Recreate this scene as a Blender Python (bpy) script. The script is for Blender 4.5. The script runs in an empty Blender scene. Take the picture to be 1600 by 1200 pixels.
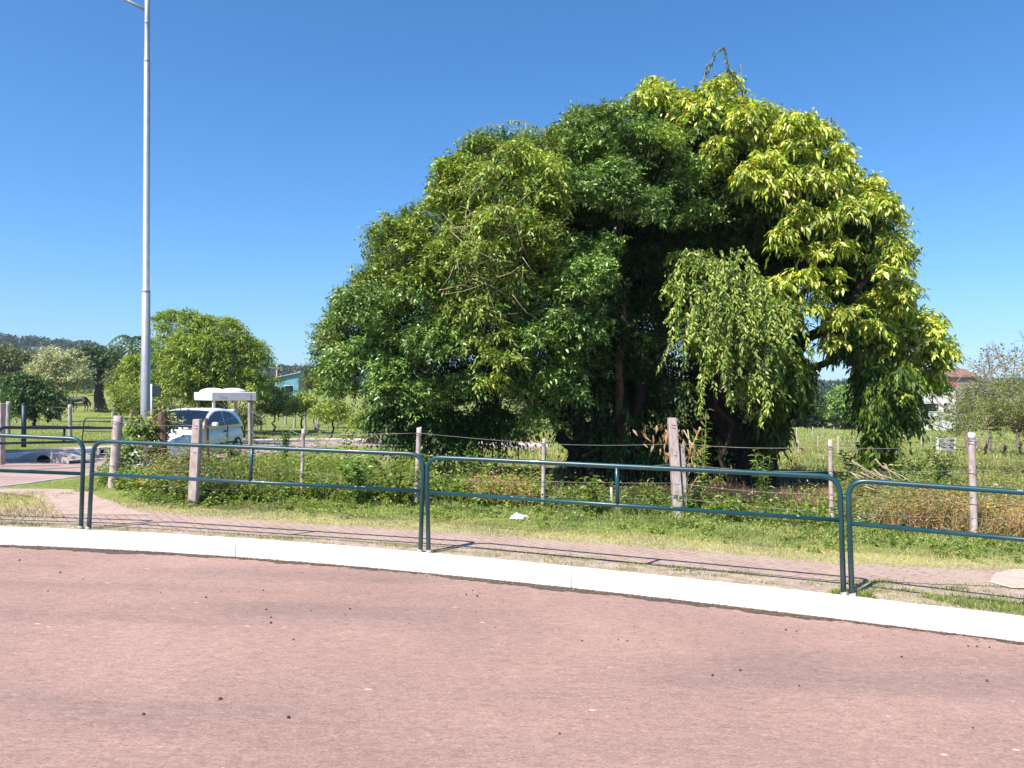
import bpy, bmesh, math, random
import numpy as np
from mathutils import Vector, Matrix
R = math.radians
rng = np.random.default_rng(7)
random.seed(7)
scene = bpy.context.scene

# ------------------------------------------------------------------ camera, sky, sun, exposure
F = 1155.0; CZ = 1.81; PITCH = math.atan(10/F)
cd = bpy.data.cameras.new("camera"); cam = bpy.data.objects.new("camera", cd)
scene.collection.objects.link(cam); scene.camera = cam
cam.location = (0, 0, CZ); cam.rotation_euler = (R(90)+PITCH, 0, 0)
cd.sensor_width = 36; cd.lens = 36*F/1600; cd.clip_end = 4000; cd.clip_start = .05
SUN_EL = R(52); SUN_AZ_VEC = Vector((-.67, -.74, 0)).normalized()
w = bpy.data.worlds.new("World"); scene.world = w; w.use_nodes = True
nt = w.node_tree; nt.nodes.clear()
sky = nt.nodes.new('ShaderNodeTexSky'); sky.sky_type = 'NISHITA'; sky.sun_disc = False
sky.sun_elevation = SUN_EL
sky.sun_rotation = math.atan2(SUN_AZ_VEC.x, SUN_AZ_VEC.y)
sky.altitude = 0; sky.air_density = 1.0; sky.dust_density = 0.35; sky.ozone_density = 1.6
hs = nt.nodes.new('ShaderNodeHueSaturation'); hs.inputs['Saturation'].default_value = 1.0
bgn = nt.nodes.new('ShaderNodeBackground'); bgn.inputs[1].default_value = 0.085
wo = nt.nodes.new('ShaderNodeOutputWorld')
sp_ = nt.nodes.new('ShaderNodeSeparateColor'); cb_ = nt.nodes.new('ShaderNodeCombineColor'); nt.links.new(sky.outputs[0], sp_.inputs[0])
pw_ = nt.nodes.new('ShaderNodeMath'); pw_.operation = 'POWER'; pw_.inputs[1].default_value = 1.24; nt.links.new(sp_.outputs[0], pw_.inputs[0])
for src, dst, f_ in ((pw_.outputs[0], 0, .375), (sp_.outputs[1], 1, .85), (sp_.outputs[2], 2, 1.22)):
    m_ = nt.nodes.new('ShaderNodeMath'); m_.operation = 'MULTIPLY'; m_.inputs[1].default_value = f_; nt.links.new(src, m_.inputs[0]); nt.links.new(m_.outputs[0], cb_.inputs[dst])
nt.links.new(cb_.outputs[0], hs.inputs['Color']); nt.links.new(hs.outputs[0], bgn.inputs[0]); nt.links.new(bgn.outputs[0], wo.inputs[0])
sl = bpy.data.lights.new("sun", 'SUN'); sun = bpy.data.objects.new("sun", sl); scene.collection.objects.link(sun)
sl.energy = 5.0; sl.angle = R(0.5); sl.color = (1.0, .955, .88)
sdir = Vector((SUN_AZ_VEC.x*math.cos(SUN_EL), SUN_AZ_VEC.y*math.cos(SUN_EL), math.sin(SUN_EL)))
sun.rotation_euler = sdir.to_track_quat('Z', 'Y').to_euler(); sun.location = (-20, -20, 40)
scene.view_settings.view_transform = 'Standard'; scene.view_settings.look = 'None'
scene.view_settings.gamma = 1; scene.view_settings.use_curve_mapping = False
scene.view_settings.exposure = 0.90

# ------------------------------------------------------------------ terrain function and pixel -> ground
DY = [0, 11.5, 16, 19, 23, 36, 50, 77, 100, 3000]; DZ = [0, 0, .18, .35, .5, 1.1, 1.5, 1.9, 2.0, 2.0]
def H(x, y):
    x = np.asarray(x, float); y = np.asarray(y, float)
    k = np.interp(y, [30, 100], [1, .4])
    z = -.0315*np.clip(x, -60, 60)*k - np.interp(y, DY, DZ)
    z = z + np.clip(y-80, 0, 90)*.03*np.clip((-x-5)/25, 0, 1)
    z = z + np.clip(y-150, 0, 400)*.004
    return z
def ray(px, py):
    a = (px-800)/F; b = -(py-600)/F
    c, s = math.cos(PITCH), math.sin(PITCH)
    return Vector((a, c - b*s, s + b*c))
def G(px, py, off=0.0):
    d = ray(px, py); t = 2.0
    while t < 900:
        p = d*t
        if CZ + p.z <= float(H(p.x, p.y)) + off: break
        t *= 1.004
    lo, hi = t/1.004, t
    for _ in range(20):
        m = (lo+hi)/2; p = d*m
        if CZ + p.z <= float(H(p.x, p.y)) + off: hi = m
        else: lo = m
    p = d*hi
    return Vector((p.x, p.y, CZ+p.z))
def P(px, py, y):
    d = ray(px, py); t = y/d.y
    return Vector((d.x*t, y, CZ+d.z*t))
def gz(x, y): return float(H(x, y))

# ------------------------------------------------------------------ materials
K = .83   # overall albedo level
def kc(c): return tuple(v*K for v in c)
def lin(c): return tuple(c)+(1,) if len(c) == 3 else tuple(c)
def new_mat(name):
    m = bpy.data.materials.new(name); m.use_nodes = True
    n = m.node_tree; b = n.nodes['Principled BSDF']; return m, n, b
def ramp(n, cols, pos=None):
    r = n.nodes.new('ShaderNodeValToRGB'); e = r.color_ramp.elements
    k = len(cols); pos = pos or [i/(k-1) for i in range(k)]
    while len(e) < k: e.new(.5)
    for i in range(k): e[i].position = pos[i]; e[i].color = lin(cols[i])
    return r
def noise(n, scale, detail=6, rough=.6, vec=None, stretch=None):
    t = n.nodes.new('ShaderNodeTexNoise'); t.inputs['Scale'].default_value = scale
    t.inputs['Detail'].default_value = detail; t.inputs['Roughness'].default_value = rough
    if vec is not None: n.links.new(vec, t.inputs['Vector'])
    return t
def coords(n, kind='Object', scale=(1,1,1), rot=0):
    c = n.nodes.new('ShaderNodeTexCoord'); m = n.nodes.new('ShaderNodeMapping')
    m.inputs['Scale'].default_value = scale; m.inputs['Rotation'].default_value = (0, 0, rot)
    n.links.new(c.outputs[kind], m.inputs['Vector']); return m.outputs[0]
def mixc(n, f, a, b, blend='MIX'):
    x = n.nodes.new('ShaderNodeMix'); x.data_type = 'RGBA'; x.blend_type = blend
    for s, v in ((0, f), (6, a), (7, b)):
        if hasattr(v, 'links') : n.links.new(v, x.inputs[s])
        elif isinstance(v, (int, float)): x.inputs[s].default_value = v
        else: x.inputs[s].default_value = lin(v)
    return x.outputs[2]
def bump(n, b, h, strength=.3, dist=.01):
    x = n.nodes.new('ShaderNodeBump'); x.inputs['Strength'].default_value = strength; x.inputs['Distance'].default_value = dist
    n.links.new(h, x.inputs['Height']); n.links.new(x.outputs[0], b.inputs['Normal'])
def mat(name, c1, c2=None, scale=20, rough=.6, metal=0, bmp=0, spec=.5, detail=5, coat=0, stretch=(1,1,1)):
    m, n, b = new_mat(name)
    b.inputs['Roughness'].default_value = rough; b.inputs['Metallic'].default_value = metal
    b.inputs['Specular IOR Level'].default_value = spec; b.inputs['Coat Weight'].default_value = coat
    if c2 is None: c2 = tuple(v*.75 for v in c1)
    c1, c2 = kc(c1), kc(c2)
    t = noise(n, scale, detail, vec=coords(n, scale=stretch)); r = ramp(n, [c1, c2], [.38, .68])
    n.links.new(t.outputs[0], r.inputs[0]); n.links.new(r.outputs[0], b.inputs['Base Color'])
    if bmp: bump(n, b, t.outputs[0], bmp, .01)
    return m
def leaf_mat(name, cols, pos=None, trans=.35, rough=.45, spec=.35):
    m, n, b = new_mat(name)
    g = n.nodes.new('ShaderNodeNewGeometry'); r = ramp(n, [kc(c) for c in cols], pos)
    n.links.new(g.outputs['Random Per Island'], r.inputs[0])
    big = noise(n, .9, 2, vec=coords(n)); rr = ramp(n, [(.72,.72,.72), (1.25,1.2,1.0)], [.35, .65]); n.links.new(big.outputs[0], rr.inputs[0])
    c = mixc(n, 1.0, r.outputs[0], rr.outputs[0], 'MULTIPLY')
    n.links.new(c, b.inputs['Base Color']); b.inputs['Roughness'].default_value = rough
    b.inputs['Specular IOR Level'].default_value = spec
    tr = n.nodes.new('ShaderNodeBsdfTranslucent'); n.links.new(mixc(n, 1.0, c, (1.3,1.25,.55), 'MULTIPLY'), tr.inputs[0])
    mx = n.nodes.new('ShaderNodeMixShader'); mx.inputs[0].default_value = trans
    n.links.new(b.outputs[0], mx.inputs[1]); n.links.new(tr.outputs[0], mx.inputs[2])
    n.links.new(mx.outputs[0], n.nodes['Material Output'].inputs['Surface'])
    return m

def ground_material():
    m, n, b = new_mat('meadow_ground'); v = coords(n)
    t1 = noise(n, .35, 8, .65, v); t2 = noise(n, 9, 6, .7, v); t3 = noise(n, 60, 4, .7, v)
    r1 = ramp(n, [(.13,.18,.045), (.20,.25,.065), (.29,.29,.10), (.35,.31,.15)], [.3, .48, .6, .75]); n.links.new(t1.outputs[0], r1.inputs[0])
    r2 = ramp(n, [(.55,.5,.4), (1.15,1.15,1.1)], [.3, .65]); n.links.new(t2.outputs[0], r2.inputs[0])
    c = mixc(n, 1, r1.outputs[0], r2.outputs[0], 'MULTIPLY')
    n.links.new(c, b.inputs['Base Color']); b.inputs['Roughness'].default_value = .95; b.inputs['Specular IOR Level'].default_value = .1
    bump(n, b, t3.outputs[0], .6, .03); return m
def road_material(name, cols, streak=True, grey=(.165,.118,.110)):
    m, n, b = new_mat(name)
    v = coords(n); vs = coords(n, scale=(.22, 1.6, 1), rot=R(8))
    big = noise(n, .45, 5, .6, v); band = noise(n, .8, 4, .55, vs); agg = noise(n, 75, 4, .85, coords(n, scale=(.6,1,1), rot=R(8))); mid = noise(n, 26, 6, .8, coords(n, scale=(.4,1,1), rot=R(8)))
    r = ramp(n, cols, [.3, .5, .7]); n.links.new(big.outputs[0], r.inputs[0])
    rb = ramp(n, [(0,0,0), (1,1,1)], [.48, .68]); n.links.new(band.outputs[0], rb.inputs[0])
    c = mixc(n, .55, r.outputs[0], r.outputs[0])
    mul = n.nodes.new('ShaderNodeMath'); mul.operation = 'MULTIPLY'; mul.inputs[1].default_value = .45; n.links.new(rb.outputs[0], mul.inputs[0])
    c = mixc(n, mul.outputs[0], r.outputs[0], grey)
    ra = ramp(n, [(.38,.34,.34), (.90,.88,.87), (1.07,1.07,1.07), (2.2,2.1,2.05)], [.30, .43, .60, .73]); n.links.new(agg.outputs[0], ra.inputs[0])
    c = mixc(n, 1, c, ra.outputs[0], 'MULTIPLY')
    rm = ramp(n, [(.70,.66,.64), (1.0,1.0,1.0), (1.35,1.3,1.28)], [.3, .5, .72]); n.links.new(mid.outputs[0], rm.inputs[0])
    c = mixc(n, .8, c, rm.outputs[0], 'MULTIPLY')
    # pale chips and scuffs in the surface
    vo = n.nodes.new('ShaderNodeTexVoronoi'); vo.inputs['Scale'].default_value = 5.5; n.links.new(coords(n, scale=(.55,1.5,1), rot=R(8)), vo.inputs['Vector'])
    rv = ramp(n, [(1,1,1), (0,0,0)], [.055, .085]); n.links.new(vo.outputs['Distance'], rv.inputs[0])
    chip = n.nodes.new('ShaderNodeMath'); chip.operation = 'MULTIPLY'; n.links.new(rv.outputs[0], chip.inputs[0])
    sel = ramp(n, [(0,0,0), (1,1,1)], [.52, .6]); n.links.new(noise(n, 1.1, 3, .6, v).outputs[0], sel.inputs[0]); n.links.new(sel.outputs[0], chip.inputs[1])
    chip2 = n.nodes.new('ShaderNodeMath'); chip2.operation = 'MULTIPLY'; chip2.inputs[1].default_value = .7; n.links.new(chip.outputs[0], chip2.inputs[0])
    c = mixc(n, chip2.outputs[0], c, (.66,.58,.55))
    n.links.new(c, b.inputs['Base Color']); b.inputs['Roughness'].default_value = .85; b.inputs['Specular IOR Level'].default_value = .25
    bump(n, b, agg.outputs[0], .5, .006); return m
def paver_material():
    m, n, b = new_mat('paver_brick')
    br = n.nodes.new('ShaderNodeTexBrick'); n.links.new(coords(n, rot=R(52)), br.inputs['Vector'])
    br.inputs['Scale'].default_value = 1; br.inputs['Brick Width'].default_value = .22; br.inputs['Row Height'].default_value = .11
    br.inputs['Mortar Size'].default_value = .006; br.inputs['Mortar Smooth'].default_value = .3
    br.inputs['Color1'].default_value = (.42,.295,.25,1); br.inputs['Color2'].default_value = (.36,.25,.21,1); br.inputs['Mortar'].default_value = (.16,.11,.085,1)
    t = noise(n, 2.2, 7, .7, coords(n)); r = ramp(n, [(0,0,0), (.9,.9,.9)], [.42, .66]); n.links.new(t.outputs[0], r.inputs[0])
    c = mixc(n, r.outputs[0], br.outputs[0], (.41,.31,.24))
    t2 = noise(n, 45, 4, .7, coords(n)); r2 = ramp(n, [(.7,.7,.7), (1.15,1.15,1.15)], [.3, .7]); n.links.new(t2.outputs[0], r2.inputs[0])
    c = mixc(n, 1, c, r2.outputs[0], 'MULTIPLY')
    n.links.new(c, b.inputs['Base Color']); b.inputs['Roughness'].default_value = .9; b.inputs['Specular IOR Level'].default_value = .2
    bump(n, b, br.outputs['Fac'], -.4, .004); return m

M = {}
M['ground'] = ground_material()
M['road'] = road_material('red_asphalt', [(.272,.178,.152), (.318,.202,.168), (.365,.236,.196)])
M['side_road'] = road_material('pink_paving', [(.34,.235,.205), (.38,.27,.235), (.43,.31,.27)])
M['paver'] = paver_material()
M['dirt'] = mat('dirt', (.50,.385,.31), (.30,.22,.165), 7, .95, bmp=.5, spec=.1, detail=8)
M['gutter'] = mat('gutter_dirt', (.16,.12,.10), (.05,.04,.035), 40, .95, bmp=.6, spec=.1, detail=8)
M['kerbwhite'] = mat('whitewashed_concrete', (.88,.87,.85), (.70,.68,.66), 14, .75, bmp=.35, detail=9)
M['concrete'] = mat('old_concrete', (.52,.46,.43), (.33,.28,.26), 22, .9, bmp=.5, spec=.2, detail=8)
M['post'] = mat('pinkish_concrete', (.62,.50,.47), (.36,.27,.24), 16, .9, bmp=.6, spec=.2, detail=9, stretch=(1,1,.35))
M['postgrey'] = mat('grey_wood_post', (.50,.47,.42), (.25,.22,.19), 18, .9, bmp=.6, spec=.1, stretch=(1,1,.15))
M['wood'] = mat('dark_wood', (.25,.16,.12), (.09,.055,.04), 30, .9, bmp=.7, spec=.1, stretch=(1,1,.12))
M['bark'] = mat('bark', (.085,.062,.048), (.03,.022,.017), 14, .95, bmp=.8, spec=.1, stretch=(1,1,.25))
M['palebark'] = mat('pale_bark', (.34,.27,.22), (.16,.12,.09), 14, .95, bmp=.6, spec=.1, stretch=(1,1,.25))
M['twig'] = mat('dry_twig', (.50,.40,.28), (.30,.22,.15), 30, .9, spec=.1)
M['wire'] = mat('rusty_wire', (.42,.38,.36), (.20,.14,.11), 60, .5, metal=.5)
M['greenpaint'] = mat('green_paint', (.008,.070,.080), (.005,.048,.056), 8, .36, spec=.5, bmp=.05, coat=.25)
M['chip'] = mat('chipped_primer', (.34,.38,.38), (.22,.25,.25), 60, .7)
M['darkpaint'] = mat('dark_green_paint', (.010,.035,.045), (.006,.02,.03), 8, .5)
M['galv'] = mat('galvanised_steel', (.46,.46,.50), (.38,.38,.42), 6, .45, metal=.3, spec=.5)
M['white'] = mat('white_paint', (.86,.85,.83), (.74,.72,.70), 5, .6)
M['carwhite'] = mat('silver_white_car_paint', (.86,.87,.92), (.82,.83,.88), 2, .38, coat=.25)
M['glass'] = mat('dark_glass', (.012,.018,.03), (.008,.012,.02), 2, .08, spec=.45)
M['black'] = mat('black_plastic', (.02,.02,.022), None, 10, .6)
M['rubber'] = mat('rubber', (.025,.025,.025), None, 10, .85)
M['chrome'] = mat('alloy', (.6,.6,.62), None, 10, .3, metal=.9)
M['lens'] = mat('headlight_lens', (.65,.68,.72), (.4,.43,.47), 30, .12, spec=.8)
M['redroof'] = mat('red_roof', (.50,.10,.07), (.33,.06,.04), 3, .8)
M['brownroof'] = mat('brown_tiles', (.33,.16,.12), (.2,.09,.07), 3, .85)
M['greyroof'] = mat('fibre_cement_roof', (.52,.48,.50), (.36,.33,.35), 3, .85)
M['bluewall'] = mat('turquoise_wall', (.16,.38,.46), (.13,.31,.38), 2, .8)
M['whitewall'] = mat('white_wall', (.82,.80,.78), (.68,.66,.64), 2, .8)
M['brick'] = mat('red_brick', (.42,.19,.13), (.28,.12,.09), 4, .9)
M['plank'] = mat('weathered_planks', (.42,.34,.34), (.22,.17,.17), 6, .9, stretch=(8,8,.4))
M['bag'] = mat('white_plastic_bag', (.9,.9,.9), (.75,.76,.78), 12, .4, bmp=.3)
M['horse'] = mat('dark_horse_coat', (.055,.04,.035), (.03,.022,.02), 5, .6)
M['stone'] = mat('dark_pebble', (.09,.07,.065), (.04,.03,.03), 30, .9)
# foliage
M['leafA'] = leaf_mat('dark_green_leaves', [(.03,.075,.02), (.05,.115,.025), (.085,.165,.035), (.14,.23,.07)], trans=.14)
M['leafA2'] = leaf_mat('fresh_and_sunlit_green_leaves', [(.07,.16,.035), (.15,.29,.06), (.26,.41,.10), (.46,.58,.26)], trans=.16, rough=.36)  # bough sunlight put into this paler green, against darker leaves inside the crown
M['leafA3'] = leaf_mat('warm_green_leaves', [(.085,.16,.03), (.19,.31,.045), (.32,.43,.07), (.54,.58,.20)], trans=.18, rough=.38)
M['leafB'] = leaf_mat('yellow_green_leaves', [(.10,.21,.03), (.30,.44,.05), (.62,.68,.09), (.95,.90,.36)], trans=.24)
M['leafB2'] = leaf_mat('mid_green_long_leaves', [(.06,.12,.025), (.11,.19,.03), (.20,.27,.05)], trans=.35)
M['leafC'] = leaf_mat('hanging_vine_leaves', [(.10,.20,.04), (.21,.34,.06), (.36,.48,.10), (.62,.62,.16)], trans=.28)
M['leafOlive'] = leaf_mat('olive_leaves', [(.10,.13,.05), (.17,.20,.08), (.24,.25,.12)], trans=.3)
M['leafStalk'] = leaf_mat('mixed_weed_leaves', [(.11,.17,.05), (.22,.29,.08), (.34,.34,.14), (.50,.42,.24), (.16,.25,.06)], trans=.3)
M['leafThorn'] = leaf_mat('thorn_tree_leaves', [(.10,.15,.045), (.18,.24,.07), (.28,.32,.11), (.38,.36,.18)], trans=.3)
M['litter'] = leaf_mat('dark_leaf_litter', [(.06,.04,.03), (.12,.08,.055), (.22,.15,.10)], trans=.1, rough=.8)
M['leafDry'] = leaf_mat('dry_leaves', [(.36,.16,.07), (.50,.29,.14), (.66,.48,.29), (.30,.28,.10)], trans=.25, rough=.8)
M['leafSilver'] = leaf_mat('pale_silver_leaves', [(.12,.16,.07), (.32,.36,.22), (.62,.64,.45), (.78,.78,.6)], trans=.3)
M['leafWillow'] = leaf_mat('lime_leaves', [(.15,.25,.04), (.27,.38,.06), (.42,.50,.10)], trans=.36)
M['leafFar'] = leaf_mat('far_dark_leaves', [(.04,.085,.03), (.065,.12,.04), (.10,.16,.055)], trans=.2)
M['leafHill'] = leaf_mat('hill_forest_leaves', [(.045,.08,.05), (.07,.11,.06), (.11,.14,.08)], trans=.15)
M['leafWeed'] = leaf_mat('weed_leaves', [(.09,.18,.04), (.18,.30,.06), (.30,.40,.09), (.44,.46,.18)], trans=.32)
M['grass'] = leaf_mat('green_grass', [(.18,.29,.06), (.30,.40,.10), (.48,.52,.21), (.13,.21,.05), (.60,.54,.30)], trans=.3)
M['grassDry'] = leaf_mat('dry_grass', [(.34,.36,.12), (.52,.50,.22), (.66,.58,.34)], trans=.3)
M['grassStraw'] = leaf_mat('straw_grass', [(.36,.26,.13), (.52,.38,.20), (.62,.50,.30), (.44,.20,.09)], trans=.25)
M['grassMeadow'] = leaf_mat('meadow_grass', [(.20,.29,.06), (.33,.41,.10), (.50,.52,.18), (.62,.58,.29)], trans=.35)
M['flower'] = leaf_mat('yellow_flowers', [(.75,.6,.03), (.8,.7,.1)], trans=.2)

# ------------------------------------------------------------------ mesh helpers
class MB:
    def __init__(s): s.v = []; s.f = []; s.sm = []
    def add(s, v, f, smooth=False):
        o = len(s.v); s.v += [tuple(p) for p in v]; s.f += [tuple(i+o for i in q) for q in f]; s.sm += [smooth]*len(f); return s
    def box(s, c, size, rz=0, taper=1.0, bev=0.0, mtx=None):
        x, y, z = size[0]/2, size[1]/2, size[2]/2
        b = min(bev, x*.9, y*.9, z*.9)
        if b > 0:
            ring = [(x-b,-y),(x,-y+b),(x,y-b),(x-b,y),(-x+b,y),(-x,y-b),(-x,-y+b),(-x+b,-y)]
            lv = [(-z, (x-b)/x, (y-b)/y), (-z+b, 1, 1), (z-b, 1, 1), (z, (x-b)/x, (y-b)/y)]
            vs = []
            for zz, sx, sy in lv:
                t = 1 + (taper-1)*(zz+z)/(2*z)
                vs += [(a*sx*t, q*sy*t, zz) for a, q in ring]
            fs = [tuple(reversed(range(8))), tuple(range(24, 32))]
            for k in range(3):
                for i in range(8): fs.append((k*8+i, k*8+(i+1) % 8, k*8+8+(i+1) % 8, k*8+8+i))
        else:
            t = taper
            vs = [(-x,-y,-z),(x,-y,-z),(x,y,-z),(-x,y,-z),(-x*t,-y*t,z),(x*t,-y*t,z),(x*t,y*t,z),(-x*t,y*t,z)]
            fs = [(3,2,1,0),(4,5,6,7),(0,1,5,4),(1,2,6,5),(2,3,7,6),(3,0,4,7)]
        m = Matrix.Translation(c) @ (mtx if mtx is not None else Matrix.Rotation(rz, 4, 'Z'))
        return s.add([m @ Vector(p) for p in vs], fs)
    def tube(s, pts, rad, n=10, cap=True):
        pts = [Vector(p) for p in pts]; k = len(pts)
        rad = rad if isinstance(rad, (list, tuple)) else [rad]*k
        vs = []; up = Vector((0, 0, 1)); prev = None
        for i, p in enumerate(pts):
            d = (pts[min(i+1, k-1)] - pts[max(i-1, 0)]).normalized()
            if prev is None:
                a = d.cross(up) if abs(d.z) < .95 else d.cross(Vector((1, 0, 0)))
            else: a = prev - d*prev.dot(d)
            a.normalize(); prev = a; b = d.cross(a)
            for j in range(n):
                t = 2*math.pi*j/n; vs.append(p + (a*math.cos(t) + b*math.sin(t))*rad[i])
        fs = [(i*n+j, i*n+(j+1) % n, (i+1)*n+(j+1) % n, (i+1)*n+j) for i in range(k-1) for j in range(n)]
        s.add(vs, fs, True)
        if cap:
            o = len(s.v)-k*n
            s.f += [tuple(o+j for j in reversed(range(n))), tuple(o+(k-1)*n+j for j in range(n))]; s.sm += [False]*2
        return s
    def loft(s, rings, closed=True, caps=True, smooth=True):
        n = len(rings[0]); vs = [p for r in rings for p in r]
        m = n if closed else n-1
        fs = [(i*n+j, i*n+(j+1) % n, (i+1)*n+(j+1) % n, (i+1)*n+j) for i in range(len(rings)-1) for j in range(m)]
        s.add(vs, fs, smooth)
        if caps:
            o = len(s.v)-len(vs)
            s.f += [tuple(o+j for j in reversed(range(n))), tuple(o+(len(rings)-1)*n+j for j in range(n))]; s.sm += [False]*2
        return s
    def obj(s, name, m, parent=None, loc=None):
        me = bpy.data.meshes.new(name); me.from_pydata(s.v, [], s.f)
        me.polygons.foreach_set('use_smooth', s.sm)
        bm = bmesh.new(); bm.from_mesh(me); bmesh.ops.recalc_face_normals(bm, faces=bm.faces); bm.to_mesh(me); bm.free()
        me.materials.append(m); return link(name, me, parent)
def link(name, data, parent=None):
    o = bpy.data.objects.new(name, data); scene.collection.objects.link(o)
    if parent is not None: o.parent = parent
    return o
def tag(o, label=None, cat=None, group=None, kind=None):
    if label: o['label'] = label
    if cat: o['category'] = cat
    if group: o['group'] = group
    if kind: o['kind'] = kind
    return o
def thing(name, loc, label, cat, group=None, rz=0):
    o = link(name, None); o.location = loc; o.rotation_euler = (0, 0, rz); o.empty_display_size = .2

    return tag(o, label, cat, group)
def local(root, p):   # world point -> root's space (translation only)
    return Vector(p) - root.location

def np_mesh(name, V, nper, m, parent=None, origin=None, faces_local=None):
    """V: (N,nper,3) islands; faces_local: list of local index tuples"""
    if origin is not None: V = V - np.array(origin)[None, None, :]
    N = len(V); me = bpy.data.meshes.new(name)
    fl = faces_local or [tuple(range(nper))]
    idx = []; starts = []; tot = []
    base = (np.arange(N)*nper)[:, None]
    loc = np.concatenate([np.array(f) for f in fl])
    loops = (base + loc[None, :]).ravel()
    lens = np.array([len(f) for f in fl]); st = np.concatenate([[0], np.cumsum(lens)[:-1]])
    starts = (np.arange(N)*lens.sum())[:, None] + st[None, :]
    me.vertices.add(N*nper); me.vertices.foreach_set('co', V.reshape(-1).astype(np.float32))
    me.loops.add(len(loops)); me.loops.foreach_set('vertex_index', loops.astype(np.int32))
    me.polygons.add(N*len(fl)); me.polygons.foreach_set('loop_start', starts.ravel().astype(np.int32))
    me.update(calc_edges=True); me.materials.append(m)
    return link(name, me, parent)
def unit(a): return a/np.maximum(np.linalg.norm(a, axis=-1, keepdims=True), 1e-9)
def rnd(n): return unit(rng.normal(size=(n, 3)))
def leafV(C, A, Nn, L, W, fat=.42, droop=.15, fold=.12):
    A = unit(A); S = unit(np.cross(A, Nn)); U = np.cross(S, A)
    L = np.broadcast_to(L, (len(C),))[:, None]; W = np.broadcast_to(W, (len(C),))[:, None]
    m = C + A*L*fat
    return np.stack([C, m + S*W/2 + U*W*fold, C + A*L - np.array([0,0,1.])*L*droop, m - S*W/2 + U*W*fold], axis=1)
def sprays(Pb, D, ln, nl, L, W, droop=.3, open_=.9, leafdroop=.2, fat=.42):
    """leafy twigs: Pb base, D direction, ln length arr"""
    n = len(Pb); out = []
    side = unit(np.cross(D, np.array([0,0,1.])+rng.normal(size=(n,3))*.3)); up = np.cross(side, D)
    for i in range(nl):
        t = (i+.6)/nl
        pos = Pb + D*(ln*t)[:, None] - np.array([0,0,1.])*(droop*ln*t*t)[:, None] + rng.normal(size=(n,3))*L*.12
        ang = i*2.4 + rng.uniform(0, 1.2, n)
        sd = side*np.cos(ang)[:, None] + up*np.sin(ang)[:, None]*.7
        ax = unit(D*.55 + sd*open_ + rng.normal(size=(n,3))*.25 - np.array([0,0,1.])*leafdroop)
        nn = unit(np.array([0,0,1.]) + rng.normal(size=(n,3))*.55 + D*.3)
        sc = rng.uniform(.65, 1.2, n)
        out.append(leafV(pos, ax, nn, L*sc, W*sc, fat=fat))
    return np.concatenate(out)

def inpoly(x, y, poly):
    c = np.zeros(len(x), bool); n = len(poly); j = n-1
    for i in range(n):
        xi, yi = poly[i]; xj, yj = poly[j]
        k = ((yi > y) != (yj > y)) & (x < (xj-xi)*(y-yi)/(yj-yi+1e-12)+xi); c ^= k; j = i
    return c
def polydist(x, y, poly):
    d = np.full(len(x), 1e9); n = len(poly)
    for i in range(n):
        ax, ay = poly[i]; bx, by = poly[(i+1) % n]
        t = np.clip(((x-ax)*(bx-ax)+(y-ay)*(by-ay))/((bx-ax)**2+(by-ay)**2+1e-9), 0, 1)
        d = np.minimum(d, np.hypot(x-ax-t*(bx-ax), y-ay-t*(by-ay)))
    return d
def crown_lobes(poly_px, y0, depth, n, rmin, rmax, gap=.75, voids=(), relief=0.0):
    """lobes filling a volume whose silhouette follows the crown's outline; real depth both ways"""
    pw = [(P(a, b, y0).x, P(a, b, y0).z) for a, b in poly_px]
    xs = [p[0] for p in pw]; zs = [p[1] for p in pw]
    X = rng.uniform(min(xs), max(xs), n*60); Z = rng.uniform(min(zs), max(zs), n*60)
    k = inpoly(X, Z, pw); X, Z = X[k], Z[k]; d = polydist(X, Z, pw)
    half = max(d.max(), .01)
    out = []
    for x, z, e in zip(X, Z, d):
        r = rng.uniform(rmin, rmax)
        if e < r*.9: r = e/.9
        if r < rmin*.45: continue
        t = depth*math.sqrt(max(0, 1-(1-min(e/half, 1))**2))
        side = rng.uniform(-1, 1); side = math.copysign(abs(side)**.45, side)
        if rng.random() < .25: side = -abs(side)
        if side < 0 and relief: side += relief*(.5+.5*math.sin(x*1.9+3*math.sin(z*1.1))*math.sin(z*2.1+x))
        y = y0 + side*max(t-r*.6, 0)
        for vx, vz, vr in voids:
            q_ = P(vx, vz, y0)
            if side < .35 and math.hypot(x-q_.x, z-q_.z) < vr+r*.5: y = y0 + max(t*.45, .2)*rng.uniform(.6, 1.2)
        c = np.array([x*(y/y0), y, CZ+(z-CZ)*(y/y0)]) if y < y0 else np.array([x, y, z])
        ok = all(np.linalg.norm(c-q[:3]) > gap*(r+q[3])*.5 for q in out)
        if ok: out.append(np.array([*c, r]))
        if len(out) >= n: break
    return np.array(out)
def lobe_sprays(lobes, dens, ln, nl, L, W, droop, open_, leafdroop, out_bias=.9, up=.15, inner=.3, fat=.42, flat=.85):
    Pb = []; D = []; LN = []
    cen = lobes[:, :3].mean(0)
    for lb in lobes:
        r = lb[3]; n = max(6, int(dens*4*math.pi*r*r))
        d = rnd(n); d[:, 2] = np.where(d[:, 2] < -.35, -d[:, 2], d[:, 2])
        rad = r*np.where(rng.random(n) < inner, rng.uniform(.25, .8, n), rng.uniform(.78, 1.0, n))
        p = lb[:3] + d*rad[:, None]*np.array([1, 1, flat])
        dd = unit(d*out_bias + rng.normal(size=(n,3))*.45 + np.array([0,0,up]))
        Pb.append(p - dd*ln*.3); D.append(dd); LN.append(rng.uniform(.6, 1.3, n)*ln)
    return sprays(np.concatenate(Pb), np.concatenate(D), np.concatenate(LN), nl, L, W, droop, open_, leafdroop, fat)
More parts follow.
